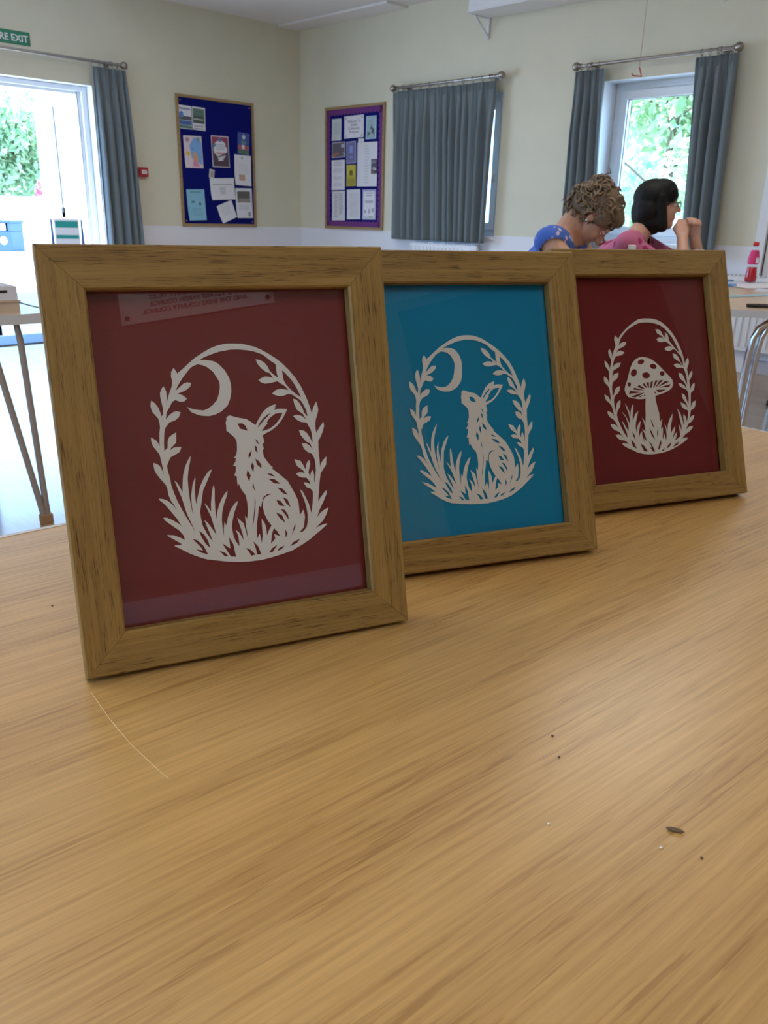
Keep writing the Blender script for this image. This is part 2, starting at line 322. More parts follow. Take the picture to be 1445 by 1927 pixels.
# young trees outside the curtained wall, seen through window 2
for k, (x, y, h, lab) in enumerate([(2.0, 4.4, 4.6, 'leafy garden tree close outside the open curtained window, on its left'), (-1.6, 11.0, 6.2, 'tall leafy tree further out, behind the left garden tree'), (4.6, 7.4, 5.2, 'pale green tree on the right of the open curtained window'), (.9, 7.6, 4.9, 'leafy tree between the garden trees, outside the open curtained window'), (-6.2, 6.5, 4.6, 'leafy tree outside the window with closed curtains')]):
    rb = random.Random(k + 50); bl = [((rb.uniform(-1.2, 1.2), rb.uniform(-.9, .9), h * rb.uniform(.22, .82)), (rb.uniform(.45, .8), rb.uniform(.45, .8), rb.uniform(.3, .55))) for _ in range(16)]
    tr = [([(0, 0, 0), (.1, .05, h * .4), (.05, .1, h * .85)], [.10, .07, .02])]
    for _ in range(9):
        z = h * rb.uniform(.25, .7); tr.append(([(.05, .05, z), (rb.uniform(-.6, .6), rb.uniform(-.4, .4), z + .5), (rb.uniform(-1.2, 1.2), rb.uniform(-.8, .8), z + 1.1)], [.020, .012, .005]))
    tree('tree', lab, 'tree', (x, y, -.02), tr, bl, 5200, .085, k + 9, M_leaf2 if k % 2 else M_leaf)
# white slatted fence
f = thing('fence', 'white slatted fence at the back of the paving, seen through the doorway', 'fence', (-17, 2, -.02))
for k in range(10): MB().box((-.02, -9, .08 + k * .128), (.02, 9, .185 + k * .128)).obj('slat', M_white, f)
for k in range(9): MB().box((-.08, -9.0 + k * 2.24, 0), (-.02, -8.9 + k * 2.24, 1.36)).obj('post', M_white, f)
t = thing('bush', 'pink flowering bush peeping over the white fence beside the door leaf', 'bush', (-18.1, 5.1, -.02))
MB().tube([(0, 0, 0), (0, .1, .9)], [.05, .02], 6).obj('trunk', M_bark, t)
fo = foliage([((0, -.25, 1.5), (.25, .3, .35)), ((0, .55, 1.5), (.25, .3, .38)), ((0, .1, 1.0), (.3, .6, .5))], 1400, .07, 77).obj('blossom', mat('pink_blossom', (.75, .2, .3), .6, vary=.3, vscale=5), t); fo['kind'] = 'stuff'
# litter bin
t = thing('litter_bin', 'blue-grey outdoor litter bin with white notice and round emblem, on the paving by the fence', 'bin', (-14.4, 2.15, -.02), (0, 0, R_(35)))
m_bin = mat('blue_grey_bin_plastic', (.03, .07, .17), .5)
MB().box((-.27, -.27, 0), (.27, .27, .48)).obj('body', m_bin, t, bevel=.02)
MB().box((-.27, -.27, .48), (-.2, .27, .68)).box((.2, -.27, .48), (.27, .27, .68)).box((-.2, .2, .48), (.2, .27, .68)).obj('hood', m_bin, t, bevel=.01)
MB().box((-.30, -.30, .68), (.30, .30, .74)).obj('lid', m_bin, t, bevel=.015)
MB().box((-.16, -.20, .50), (.10, -.19, .66)).obj('notice', M_white, t)
MB().lathe([(.001, 0), (.1, 0), (.1, .008), (.001, .008)], 20, Matrix.Translation((.06, -.271, .26)) @ Matrix.Rotation(R_(90), 4, 'X')).obj('emblem', M_white, t)
# folding pavement sign
t = thing('pavement_sign', 'white folding pavement sign with green bands and dark sides, beside the doorway', 'sign', (.16, -2.84, .0150), (0, 0, R_(66)))
m_green = mat('green_print', (.0, .30, .26), .5); m_side = mat('dark_blue_plastic', (.07, .15, .36), .5)
for s in (-1, 1):
    Mx = Matrix.Translation((0, .20 * s, 0)) @ Matrix.Rotation(R_(11) * s, 4, 'X')
    pn = MB().box((-.105, -.010, .06), (.105, .010, .95), Mx).obj('panel', M_white, t, bevel=.004)
    if s < 0:
        MB().box((-.095, -.012, .875), (.095, -.0102, .93), Mx).obj('print', m_green, pn); MB().box((-.095, -.012, .78), (.095, -.0102, .81), Mx).obj('print', m_green, pn)
for s in (-1, 1):
    for q in (-1, 1): MB().prism([(-.030, 0), (.030, 0), (.007, .945), (-.007, .945)], -.012, .012, Matrix.Translation((.128 * q, .20 * s, 0)) @ Matrix.Rotation(R_(11) * s, 4, 'X') @ Matrix.Rotation(R_(90), 4, 'X')).obj('leg', m_side, t)
# entrance mat
tag(MB().box((.03, -5.3, 0), (1.0, -2.45, .012)).obj('entrance_mat', mat('blue_grey_mat', (.10, .17, .30), .8, vary=.2, vscale=300, bump=.4, bscale=500), bevel=.004), 'blue-grey entrance mat on the floor just inside the open doorway', 'mat')
# ------------------------------------------------------------------ curtains and their poles
def fabric(name, col):
    m, nt, N, L, P = nodes(name); P.inputs['Base Color'].default_value = (*col, 1); P.inputs['Roughness'].default_value = .85; P.inputs['Sheen Weight'].default_value = .2
    P.inputs['Specular IOR Level'].default_value = .2
    tc = N.new('ShaderNodeTexCoord'); nz = N.new('ShaderNodeTexNoise'); nz.inputs['Scale'].default_value = 400; L.new(tc.outputs['Object'], nz.inputs['Vector'])
    bp = N.new('ShaderNodeBump'); bp.inputs['Strength'].default_value = .15; bp.inputs['Distance'].default_value = .001; L.new(nz.outputs['Fac'], bp.inputs['Height']); L.new(bp.outputs['Normal'], P.inputs['Normal'])
    tl = N.new('ShaderNodeBsdfTranslucent'); tl.inputs['Color'].default_value = (*col, 1); mx = N.new('ShaderNodeMixShader'); mx.inputs[0].default_value = .06
    L.new(P.outputs[0], mx.inputs[1]); L.new(tl.outputs[0], mx.inputs[2]); L.new(mx.outputs[0], N['Material Output'].inputs['Surface']); return m
M_curt = fabric('grey_blue_curtain_cloth', (.175, .21, .23))
def curtain(name, label, tx0, tx1, bx0, bx1, zt, zb, folds, seed, base, rz, amp=.040, group='grey-blue curtains'):
    """a pleated cloth, gathered at its heading tape; x along the wall, -y into the room"""
    rnd = random.Random(seed); nx, nz = folds * 18, 36
    t = thing(name, label, 'curtain', base, (0, 0, rz), group)
    ph = [rnd.uniform(-.5, .5) for _ in range(folds + 2)]; am = [rnd.uniform(.55, 1.25) for _ in range(folds + 2)]; dr = [rnd.uniform(-.5, .5) for _ in range(folds + 2)]
    wu = [rnd.uniform(.55, 1.5) for _ in range(folds)]; cs = [0]
    for q in wu: cs.append(cs[-1] + q / sum(wu))
    def surf(u, v, sgn):
        k = 0
        while k < folds - 1 and u > cs[k + 1]: k += 1
        fr = min(1, max(0, (u - cs[k]) / (cs[k + 1] - cs[k])))
        lerp = lambda A: A[k] * (1 - fr) + A[k + 1] * fr
        z = zt + (zb - zt) * v
        x = (tx0 + (tx1 - tx0) * u) * (1 - v) + (bx0 + (bx1 - bx0) * u) * v
        grow = min(1, max(0, (v - .03) / .30)); e = 1 - math.exp(-6 * v)
        w = 2 * PI * (k + fr) + (lerp(ph) * 1.2 + lerp(dr) * 1.8 * v) * grow
        y = amp * (.22 + .78 * grow ** .7) * lerp(am) * (math.sin(w) + .22 * math.sin(2 * w + 1.2)) + .004 * math.sin(w * 2.7 + seed)
        y += .0065 * math.exp(-((v - .02) / .05) ** 2) * math.sin(2 * PI * u * folds * 4.3)
        x += .30 * amp * math.cos(w) * e * (1 if .02 < u < .98 else 0)
        return Vector((x, y + sgn, z))
    mb = MB(); vs = [surf(i / nx, j / nz if j > 3 else j * .018, 0) for j in range(nz + 1) for i in range(nx + 1)]
    mb.add(vs, [(j * (nx + 1) + i, j * (nx + 1) + i + 1, (j + 1) * (nx + 1) + i + 1, (j + 1) * (nx + 1) + i) for j in range(nz) for i in range(nx)], smooth=True)
    o = mb.obj('cloth', M_curt, t); sd = o.modifiers.new('thick', 'SOLIDIFY'); sd.thickness = .003
    # narrow gathers stitched along the heading
    hd = MB(); n2 = folds * 9
    for i in range(n2):
        u = (i + .5) / n2; p = surf(u, .01, 0); q = surf(u, .05, 0); hd.tube([p + Vector((0, -.0035, .004)), q + Vector((0, -.0035, 0))], .0022, 5)
    o = hd.obj('heading_tape', M_curt, t); o['kind'] = 'stuff'
    return t
def pole(label, x0, x1, z, base, rz, rings, group='curtain poles'):
    t = thing('curtain_pole', label, 'curtain pole', base, (0, 0, rz), group)
    MB().tube([(x0, 0, z), (x1, 0, z)], .0125, 12).obj('rod', M_steel, t)
    for x, s in ((x0, -1), (x1, 1)):
        MB().ball((x + s * .028, 0, z), .033, 18, 10).tube([(x - s * .01, 0, z), (x + s * .005, 0, z)], .018, 12).obj('finial', M_steel, t)
        xb = x - s * .10
        MB().tube([(xb, .098, z), (xb, 0, z)], .008, 8).tube([(xb, .098, z), (xb, .09, z)], .026, 14).tube([(xb - .008, 0, z), (xb + .008, 0, z)], .018, 12).obj('bracket', M_steel, t)
    for x in rings:
        rg = MB(); rg.tube([(x, .020 * math.cos(a), z - .006 + .020 * math.sin(a)) for a in [2 * PI * i / 14 for i in range(15)]], .0028, 6, False)
        rg.tube([(x, 0, z - .026), (x, 0, z - .04)], .002, 5).obj('ring', M_steel, t)
    return t
RW = (0, -.1, 0); LW = (.1, 0, 0); LR = R_(90)     # right wall: x along it; left wall: x = world y
pole('steel curtain pole over the glazed doorway, under the fire exit sign', -5.6, -2.15, 2.268, LW, LR, [-2.42, -2.36, -2.30, -2.24, -2.19, -2.10])
curtain('curtain', 'long grey-blue curtain hanging at the right side of the open doorway', -2.425, -2.11, -2.435, -2.06, 2.228, .03, 5, 3, LW, LR, .045)
pole('steel curtain pole with ball ends above the closed pair of curtains', 1.57, 2.82, 2.192, RW, 0, [1.60, 1.68, 1.79, 1.9, 2.02, 2.13, 2.22, 2.3, 2.42, 2.53, 2.64, 2.75, 2.79])
curtain('curtain', 'left half of the closed curtains beside the purple noticeboard', 1.545, 2.25, 1.53, 2.335, 2.158, .828, 8, 5, RW, 0)
curtain('curtain', 'right half of the closed curtains, next to the thin strip of daylight', 2.245, 2.805, 2.33, 2.772, 2.156, .828, 6, 11, RW, 0)
pole('steel curtain pole with ball ends above the two seated women', 3.62, 4.865, 2.186, RW, 0, [3.64, 3.70, 3.74, 3.80, 4.63, 4.69, 4.75, 4.85])
curtain('curtain', 'drawn-back curtain on the left of the open window, behind the woman in blue', 3.585, 3.845, 3.59, 3.93, 2.152, .80, 4, 21, RW, 0, .042)
curtain('curtain', 'drawn-back curtain on the right of the open window, behind the woman in pink', 4.585, 4.895, 4.665, 4.94, 2.152, .80, 4, 33, RW, 0, .046)

# ------------------------------------------------------------------ noticeboards, papers, signs
M_oakrail = wood_mat('noticeboard_oak', (.42, .28, .13), (.32, .20, .09), (.20, .12, .05), 'Object')
M_blue = mat('blue_felt', (.006, .010, .155), .95, spec=.1, vary=.15, vscale=80, bump=.3, bscale=600)
M_purple = mat('purple_border_card', (.16, .035, .20), .8)
def board(label, x0, x1, z0, z1, base, rz, purple):
    t = thing('noticeboard', label, 'noticeboard', base, (0, 0, rz)); r = .026; y = -.022
    for a, b in (((x0, z0), (x1, z0 + r)), ((x0, z1 - r), (x1, z1)), ((x0, z0 + r), (x0 + r, z1 - r)), ((x1 - r, z0 + r), (x1, z1 - r))):
        MB().box((a[0], y, a[1]), (b[0], -.001, b[1])).obj('frame_rail', M_oakrail, t, bevel=.002)
    MB().box((x0 + r, -.012, z0 + r), (x1 - r, -.002, z1 - r)).obj('felt_panel', M_blue, t)
    if purple:
        bw = .06
        def strip(p0, p1, inward):
            # border strip with a scalloped inner edge
            p0 = Vector(p0); p1 = Vector(p1); n = max(4, int((p1 - p0).length / .05)); d = (p1 - p0) / n; inn = Vector(inward); poly = [p0, p1]
            for i in range(n, 0, -1):
                for k in range(4):
                    q = p0 + d * (i - k / 4); poly.append(q + inn * (bw - .016 + .016 * math.sin(PI * k / 4)))
            poly.append(p0 + inn * (bw - .016))
            MB().prism([(q.x, q.y) for q in poly], .012, .0135, Matrix.Rotation(R_(90), 4, 'X')).obj('border_strip', M_purple, t)
        a, b, c, d = x0 + r, x1 - r, z0 + r, z1 - r
        strip((b, d), (a, d), (0, -1)); strip((a, c), (b, c), (0, 1)); strip((a, d), (a, c), (1, 0)); strip((b, c), (b, d), (-1, 0))
    else:
        for sx in (x0 + .05, x1 - .05):
            for sz in (z0 + .05, z1 - .05): MB().ball((sx, -.013, sz), (.009, .004, .009), 8, 4).obj('screw', mat('brass_screw', (.5, .3, .2), .3, 1), t)
    return t
board('blue noticeboard with oak frame on the wall beside the doorway', -1.556, -.638, .897, 2.112, (0, 0, 0), LR, False)
board('blue noticeboard with wide purple border on the wall beside the closed curtains', .440, 1.348, .899, 2.100, (0, 0, 0), 0, True)
_pm = {}
def cmat(c, r=.6):
    if c not in _pm: _pm[c] = mat('paper_%02x%02x%02x' % tuple(int(255 * v) for v in c), c, r, vary=.04, vscale=40)
    return _pm[c]
def paper(name, label, cat, cx, cz, w_, h_, rot, col, prints, wall, yo=.0, curl=.0, pin=(.6, .1, .1), text=None):
    """a sheet pinned to a board; prints: (x0,y0,x1,y1,colour) in sheet fractions from its lower left, or ('e',x,y,rx,ry,colour)"""
    base = (cx, -.0155 - yo, cz) if wall == 'R' else (.0155 + yo, cx, cz); rz = 0 if wall == 'R' else LR
    t = thing(name, label, cat, base, (0, 0, rz)); Mr = Matrix.Rotation(R_(rot), 4, 'Y')
    nn = 6; vs = []; 
    for j in range(nn + 1):
        for i in range(nn + 1):
            u, v = i / nn - .5, j / nn - .5; b = curl * (max(0, -v) ** 2 * 4) * (1 - u)
            vs.append(Mr @ Vector((u * w_, -b - .0004, v * h_)))
    k = len(vs); vs2 = [v + Vector((0, .0006, 0)) for v in vs]; n1 = nn + 1
    fs = [(j * n1 + i, j * n1 + i + 1, (j + 1) * n1 + i + 1, (j + 1) * n1 + i) for j in range(nn) for i in range(nn)]
    sh = MB().add(vs + vs2, fs + [tuple(k + q for q in reversed(f)) for f in fs]).obj('sheet', cmat(col), t)
    if prints:
        pb = MB(); ms = []
        for p_ in prints:
            c = p_[-1]
            if c not in ms: ms.append(c)
            pb.cur = ms.index(c)
            def P3(u, v): return Mr @ Vector(((u - .5) * w_, -.0013 - curl * (max(0, .5 - v) ** 2 * 4) * (1.5 - u) - .0002 * prints.index(p_) / 4, (v - .5) * h_))
            if p_[0] == 'e': pts = [P3(p_[1] + p_[3] * math.cos(a), p_[2] + p_[4] * math.sin(a)) for a in [2 * PI * i / 16 for i in range(16)]]; pb.add(pts, [tuple(range(16))])
            elif p_[0] == 'p': pts = [P3(*q) for q in p_[1]]; pb.add(pts, [tuple(range(len(pts)))])
            else:
                a, b, c2, d = p_[:4]; n = 4
                for q in range(n):
                    v0, v1 = b + (d - b) * q / n, b + (d - b) * (q + 1) / n
                    pb.add([P3(a, v0), P3(c2, v0), P3(c2, v1), P3(a, v1)], [(0, 1, 2, 3)])
        pb.obj('print', [cmat(c) for c in ms], t)
    if text:
        for s, sz, v in text:
            me = text_mesh(s, sz, .0002); link('lettering', me, cmat((.12, .12, .14)), t, (0, -.0012, (v - .5) * h_), (R_(90), 0, 0))
    if pin: MB().ball((0, -.004, h_ * .46), (.004, .004, .004), 8, 5).obj('pin', cmat(pin, .3), t)
    return t
def lines(x0, x1, y0, y1, n, c=(.45, .45, .48), seed=0, th=.4):
    r = random.Random(seed); out = []
    for i in range(n):
        y = y1 - (i + .5) * (y1 - y0) / n; e = r.uniform(0, .14) * (x1 - x0); h = (y1 - y0) / n * th / 2
        out.append((x0 + e, y - h, x1 - r.uniform(0, .14) * (x1 - x0), y + h, c))
    return out
WHT = (.80, .80, .84); GRY = (.45, .45, .48); PALE = (.62, .66, .72)
PAPERS = []
N_, S_ = 'noticeboard paper', 'paper'
GRP = None
PP = [
 ('L', -1.460, 1.909, .148, .21, .9, WHT, [(.05,.82,.9,.9,(.3,.34,.5)), (.05,.62,.8,.76,(.75,.78,.9)), (.03,.38,.97,.55,(.10,.11,.12)), ('e',.2,.6,.17,.14,(.10,.25,.6)), (.03,.17,.97,.36,(.08,.16,.45)), (.03,.03,.97,.15,(.10,.22,.16))], 'white leaflet with blue circle and striped picture, top left of the blue noticeboard', 'leaflet'),
 ('L', -1.306, 1.908, .148, .21, 1.6, WHT, [(.05,.30,.93,.93,(.07,.10,.09)), (.05,.62,.93,.93,(.12,.20,.16)), (.10,.44,.85,.50,(.5,.52,.5)), (.1,.14,.9,.22,(.5,.5,.55)), (.1,.05,.9,.08,(.2,.2,.25))], 'leaflet with dark landscape photo, second from left at the top of the blue noticeboard', 'leaflet'),
 ('L', -1.387, 1.599, .21, .297, -1.6, (.78,.66,.72), [('p',[(.4,.3),(.95,.1),(.97,.8),(.6,.97),(.3,.7)],(.22,.45,.8)), ('e',.2,.88,.12,.07,(.45,.3,.42)), ('e',.8,.9,.1,.07,(.2,.38,.4)), ('e',.2,.45,.12,.07,(.75,.55,.05)), ('p',[(.45,.15),(.75,.15),(.7,.55),(.5,.55)],(.75,.42,.25)), (.40,.58,.72,.63,(.12,.3,.6)), ('p',[(.4,.05),(.8,.05),(.65,.3),(.5,.3)],(.75,.3,.45))], 'pink and blue painted children\'s event poster on the left of the blue noticeboard', 'poster'),
 ('L', -1.066, 1.622, .21, .297, -1.0, (.75,.75,.8), [(.04,.03,.96,.97,(.10,.06,.09)), ('p',[(.04,.97),(.96,.97),(.85,.75),(.1,.7)],(.35,.06,.12)), ('e',.5,.56,.4,.30,WHT), ('e',.5,.88,.12,.07,(.15,.2,.4)), ('e',.18,.7,.07,.05,(.1,.3,.6)), ('e',.84,.7,.06,.05,(.3,.12,.2)), (.35,.14,.65,.26,WHT)] + lines(.2,.8,.55,.75,4,seed=1) + [(.25,.42,.75,.47,(.6,.25,.3))] + lines(.25,.75,.30,.38,2,seed=2), 'dark poster with large white rounded panel in the middle of the blue noticeboard', 'poster'),
 ('L', -.776, 1.717, .148, .21, 3.5, (.06,.10,.34), [(.02,.02,.98,.2,(.10,.2,.12)), (.05,.22,.95,.42,(.45,.12,.12)), (.35,.25,.6,.45,(.75,.75,.7)), ('e',.5,.8,.13,.1,(.7,.75,.8)), (.3,.5,.7,.62,(.2,.3,.3))], 'blue flyer with red and green scene, top right of the blue noticeboard', 'flyer'),
 ('L', -.795, 1.458, .21, .297, 1.6, WHT, lines(.2,.85,.40,.72,5,(.62,.62,.68),3,.25) + [('e',.45,.9,.05,.03,(.2,.2,.22)), (.25,.16,.62,.36,(.55,.35,.25))], 'white letter with small tan picture near its foot, right side of the blue noticeboard', 'letter'),
 ('L', -1.057, 1.266, .297, .21, -3, (.78,.78,.83), [(.1,.68,.92,.73,GRY), (.38,.25,.62,.6,(.62,.62,.66))], 'white landscape notice with curled lower left corner on the blue noticeboard', 'notice'),
 ('L', -1.185, 1.406, .06, .085, 9, (.75,.72,.72), [(.25,.1,.85,.85,(.4,.33,.35))], 'small grey and white card pinned above the landscape notice on the blue noticeboard', 'card'),
 ('L', -1.017, 1.045, .198, .18, -20, WHT, lines(.15,.8,.3,.85,6,(.6,.6,.65),4,.3), 'white letter pinned askew at the bottom of the blue noticeboard', 'letter'),
 ('L', -.792, 1.134, .21, .297, -1, (.76,.76,.82), [(.1,.52,.88,.90,(.12,.12,.11)), (.15,.52,.85,.66,(.3,.27,.24)), (.7,.06,.88,.2,(.35,.35,.38))] + lines(.1,.85,.25,.45,4,seed=6,th=.3), 'white notice with dark photo, bottom right corner of the blue noticeboard', 'notice'),
 ('L', -1.383, 1.102, .21, .297, -2.2, (.27,.56,.72), lines(.15,.9,.15,.4,5,(.2,.42,.56),5,.4) + [('e',.32,.6,.1,.04,(.1,.25,.33)), ('e',.7,.53,.07,.05,(.06,.15,.22)), (.2,.9,.8,.93,(.12,.28,.4))], 'pale blue notice, bottom left corner of the blue noticeboard', 'notice'),
 ('R', .626, 1.882, .148, .21, 0, (.64,.68,.70), lines(.1,.9,.25,.85,9,(.52,.56,.58),7,.5) + [('e',.3,.13,.06,.04,(.4,.42,.45))], 'pale grey text sheet, top left of the purple-edged noticeboard', 'notice'),
 ('R', .896, 1.898, .297, .21, -.8, (.80,.78,.84), [('p',[(.04,.95),(.16,.95),(.05,.8)],(.5,.48,.55)), ('p',[(.96,.95),(.84,.95),(.95,.8)],(.5,.48,.55)), ('p',[(.04,.05),(.16,.05),(.05,.2)],(.5,.48,.55)), ('p',[(.96,.05),(.84,.05),(.95,.2)],(.5,.48,.55))], 'white title card with five lines of lettering on the purple-edged noticeboard', 'title card'),
 ('R', 1.154, 1.879, .150, .212, 0, (.50,.66,.76), [(.1,.05,.9,.88,(.36,.5,.56)), ('p',[(.15,.05),(.88,.05),(.8,.45),(.6,.5),(.55,.65),(.35,.35),(.15,.4)],(.10,.13,.12)), (.05,.92,.95,.96,(.3,.42,.5))], 'pale blue flyer with dark tree picture, top right of the purple-edged noticeboard', 'flyer'),
 ('R', .659, 1.687, .21, .15, -1, (.55,.52,.58), [(.04,.05,.96,.95,(.12,.11,.14)), ('p',[(.04,.05),(.7,.05),(.5,.35),(.04,.25)],(.4,.15,.1)), ('e',.82,.75,.13,.12,(.5,.5,.55)), ('e',.85,.2,.12,.1,(.45,.45,.5))], 'landscape flyer with dark hill photo on the left of the purple-edged noticeboard', 'flyer'),
 ('R', .857, 1.656, .15, .212, -1.8, (.36,.36,.58), [(.08,.05,.92,.95,(.18,.18,.38)), (.35,.2,.65,.8,(.25,.35,.7)), (.2,.12,.85,.2,(.08,.08,.14))], 'violet-blue flyer in the middle of the purple-edged noticeboard', 'flyer'),
 ('R', 1.102, 1.535, .297, .42, 0, (.78,.77,.82), lines(.36,.62,.06,.95,14,(.66,.66,.7),8,.6), 'large white list sheet on the right of the purple-edged noticeboard', 'notice'),
 ('R', 1.010, 1.751, .085, .065, 0, (.78,.77,.80), lines(.35,.75,.2,.85,4,(.62,.6,.62),9,.6), 'tiny white note pinned over the corner of the large list sheet', 'note'),
 ('R', 1.209, 1.515, .085, .14, -1, (.10,.09,.12), [('e',.5,.35,.25,.12,(.5,.48,.52)), (.1,.7,.9,.9,(.25,.24,.3)), ('e',.8,.3,.1,.06,(.75,.75,.78)), (.05,.02,.5,.15,(.3,.2,.08))], 'small dark photo card overlapping the large list sheet', 'card'),
 ('R', .654, 1.440, .21, .297, -.8, (.80,.79,.84), lines(.12,.85,.8,.95,4,(.5,.5,.55),11) + lines(.1,.9,.58,.72,4,(.55,.55,.6),12) + lines(.1,.9,.36,.46,3,(.55,.55,.6),13) + lines(.1,.9,.13,.24,3,(.55,.55,.6),14), 'white sheet with four paragraphs on the left of the purple-edged noticeboard', 'notice'),
 ('R', .860, 1.434, .146, .208, -1, (.52,.43,.05), [(.05,.55,.95,.95,(.60,.50,.06)), ('e',.5,.62,.2,.14,(.18,.15,.04)), (.1,.05,.9,.36,(.36,.32,.05))], 'yellow flyer with dark emblem in the middle of the purple-edged noticeboard', 'flyer'),
 ('R', .661, 1.132, .21, .297, -1, (.74,.73,.76), [(.08,.91,.9,.93,(.5,.5,.53)), (.47,.08,.49,.91,(.68,.67,.7))] + lines(.1,.44,.1,.88,10,(.55,.54,.56),15,.7) + lines(.51,.85,.2,.9,9,(.52,.5,.53),16,.7), 'white sheet with two columns of text, bottom left of the purple-edged noticeboard', 'notice'),
 ('R', .903, 1.149, .21, .297, -1.5, (.76,.75,.79), lines(.12,.9,.08,.88,15,(.62,.61,.64),17,.5), 'white sheet full of close text, bottom middle of the purple-edged noticeboard', 'notice'),
 ('R', 1.143, 1.149, .203, .297, -.6, (.42,.42,.66), [(.08,.04,.92,.93,(.80,.79,.84)), (.25,.86,.75,.89,(.4,.4,.48)), (.3,.78,.7,.81,(.4,.4,.48)), (.2,.55,.8,.64,(.5,.5,.56)), (.15,.22,.28,.38,(.4,.4,.46)), (.44,.2,.58,.4,(.45,.45,.5)), (.7,.24,.84,.38,(.4,.4,.46)), (.15,.06,.8,.12,(.35,.45,.4))], 'white programme sheet in a lilac border, bottom right of the purple-edged noticeboard', 'notice'),
]
for wl, cx, cz, w_, h_, rot, col, pr, lab, nm in PP:
    small = w_ < .1
    title = nm == 'title card'
    paper(nm.replace(' ', '_'), lab, nm if not title else 'notice', cx, cz, w_, h_, rot, col, pr, wl, yo=.003 if small else .0, curl=.012 if nm in ('letter', 'notice') and wl == 'L' else .003,
          pin=(.6, .55, .55) if wl == 'L' else (.7, .7, .7),
          text=[('Welcome To', .036, .70), ('Golden', .036, .54), ('Community', .036, .38), ('Resource', .036, .22), ('Hub', .036, .08)] if title else None)

M_sign_green = mat('green_sign_plastic', (.0, .19, .10), .35)
t = thing('fire_exit_sign', 'green fire exit sign with white capital letters above the doorway', 'sign', (.0, 0, 0), (0, 0, LR))
MB().box((-3.40, -.006, 2.322), (-2.921, -.001, 2.424)).obj('plate', M_sign_green, t, bevel=.001)
link('lettering', text_mesh('FIRE EXIT', .070, .0004, 'RIGHT', bold=.0012), mat('white_lettering', (.85, .85, .85), .4), t, (-2.938, -.0066, 2.347), (R_(90), 0, 0))
t = thing('fire_alarm_call_point', 'small red fire alarm call point on the wall right of the long curtain', 'alarm', (0, -1.962, 1.383), (0, 0, LR))
MB().box((-.045, -.045, -.043), (.045, -.001, .043)).obj('casing', mat('red_plastic', (.45, .02, .03), .4), t, bevel=.006)
MB().box((-.026, -.0475, -.016), (.026, -.044, .020)).obj('break_glass', M_white, t, bevel=.001)
MB().box((-.012, -.0485, -.002), (.012, -.0474, .006)).obj('mark', cmat((.1, .1, .12)), t)
# wall plaque behind the camera, mirrored in the glass of the front picture frame
t = thing('wall_plaque', 'white plaque with dark capitals and corner screws, mirrored in the front frame glass', 'plaque', (RX, 0, 0), (0, 0, R_(-90)))
MB().box((6.02, -.012, 2.21), (6.76, -.001, 2.75)).obj('board', mat('white_plaque', (.86, .86, .86), .3), t, bevel=.002)
for s, z in (('AND THE COMMUNITY TRUST', 2.318), ('THE VILLAGE PARISH COUNCIL', 2.284), ('AND THE SHIRE COUNTY COUNCIL', 2.250)):
    link('lettering', text_mesh(s, .031, .0003, bold=.0009), cmat((.05, .05, .06)), t, (6.40, -.0126, z), (R_(90), 0, 0))
for sx in (6.05, 6.73):
    for sz in (2.24, 2.72): MB().ball((sx, -.013, sz), (.013, .006, .013), 10, 5).obj('screw', cmat((.07, .05, .06)), t)
# screen housing on a bracket, high on the curtained wall
t = thing('screen_housing', 'long white screen housing carried on a bracket high on the curtained wall', 'housing', (0, 0, 0))
MB().box((2.607, -.30, 2.668), (5.0, -.03, 2.86)).obj('case', M_white, t, bevel=.008)
MB().box((2.60, -.306, 2.655), (5.0, -.02, 2.668)).obj('bottom_lip', M_white, t, bevel=.003)
for x in (2.60, 4.7):
    MB().box((x - .014, -.02, 2.50), (x + .014, -.001, 2.668)).box((x - .014, -.25, 2.655), (x + .014, -.001, 2.668)).obj('bracket', M_white, t)
    MB().tube([(x, -.012, 2.515), (x, -.20, 2.655)], .012, 6).obj('brace', M_white, t)
# alarm pull cord
q = Vector((4.40, -.53, 0))
t = thing('pull_cord', 'thin red emergency pull cord with a red triangle handle in front of the window', 'pull cord', (q.x, q.y, 0))
MB().tube([(0, 0, RZ - .02), (0, 0, 2.055)], .0022, 6).obj('cord', mat('faded_red_cord', (.55, .30, .27), .7), t)
MB().tube([(0, 0, RZ), (0, 0, RZ - .03)], .03, 14).obj('ceiling_rose', M_white, t)
tri = [(0, 0, 2.055), (.012, .012, 2.012), (.016, .016, 1.998), (-.03, -.03, 2.003), (-.034, -.034, 2.018)]
MB().tube(tri, .0045, 8).obj('triangle_handle', mat('red_plastic_handle', (.55, .04, .05), .35), t)
# radiators
def radiator(label, x0, x1, z0, z1):
    t = thing('radiator', label, 'radiator', (0, 0, 0)); n = int((x1 - x0) / .05)
    MB().box((x0, -.10, z0), (x1, -.06, z1)).obj('panel', M_white, t, bevel=.006)
    for k in range(n): MB().box((x0 + .012 + k * .05, -.109, z0 + .03), (x0 + .036 + k * .05, -.10, z1 - .03)).obj('flute', M_white, t, bevel=.003, seg=1)
    g = MB()
    for k in range(int((x1 - x0) / .03)): g.box((x0 + .008 + k * .03, -.099, z1), (x0 + .022 + k * .03, -.045, z1 + .012))
    g.obj('top_grille', M_white, t)
    MB().box((x0 + .1, -.06, z0 + .1), (x0 + .16, -.001, z1 - .1)).box((x1 - .16, -.06, z0 + .1), (x1 - .1, -.001, z1 - .1)).obj('wall_bracket', M_white, t)
    MB().tube([(x1 + .02, -.08, 0), (x1 + .02, -.08, z0 + .06), (x1 - .01, -.08, z0 + .06)], .009, 8).obj('pipe', M_white, t)
    MB().lathe([(.001, 0), (.016, .002), (.018, .045), (.012, .055), (.001, .056)], 12, Matrix.Translation((x1 + .02, -.08, z0 + .06))).obj('valve', M_white, t)
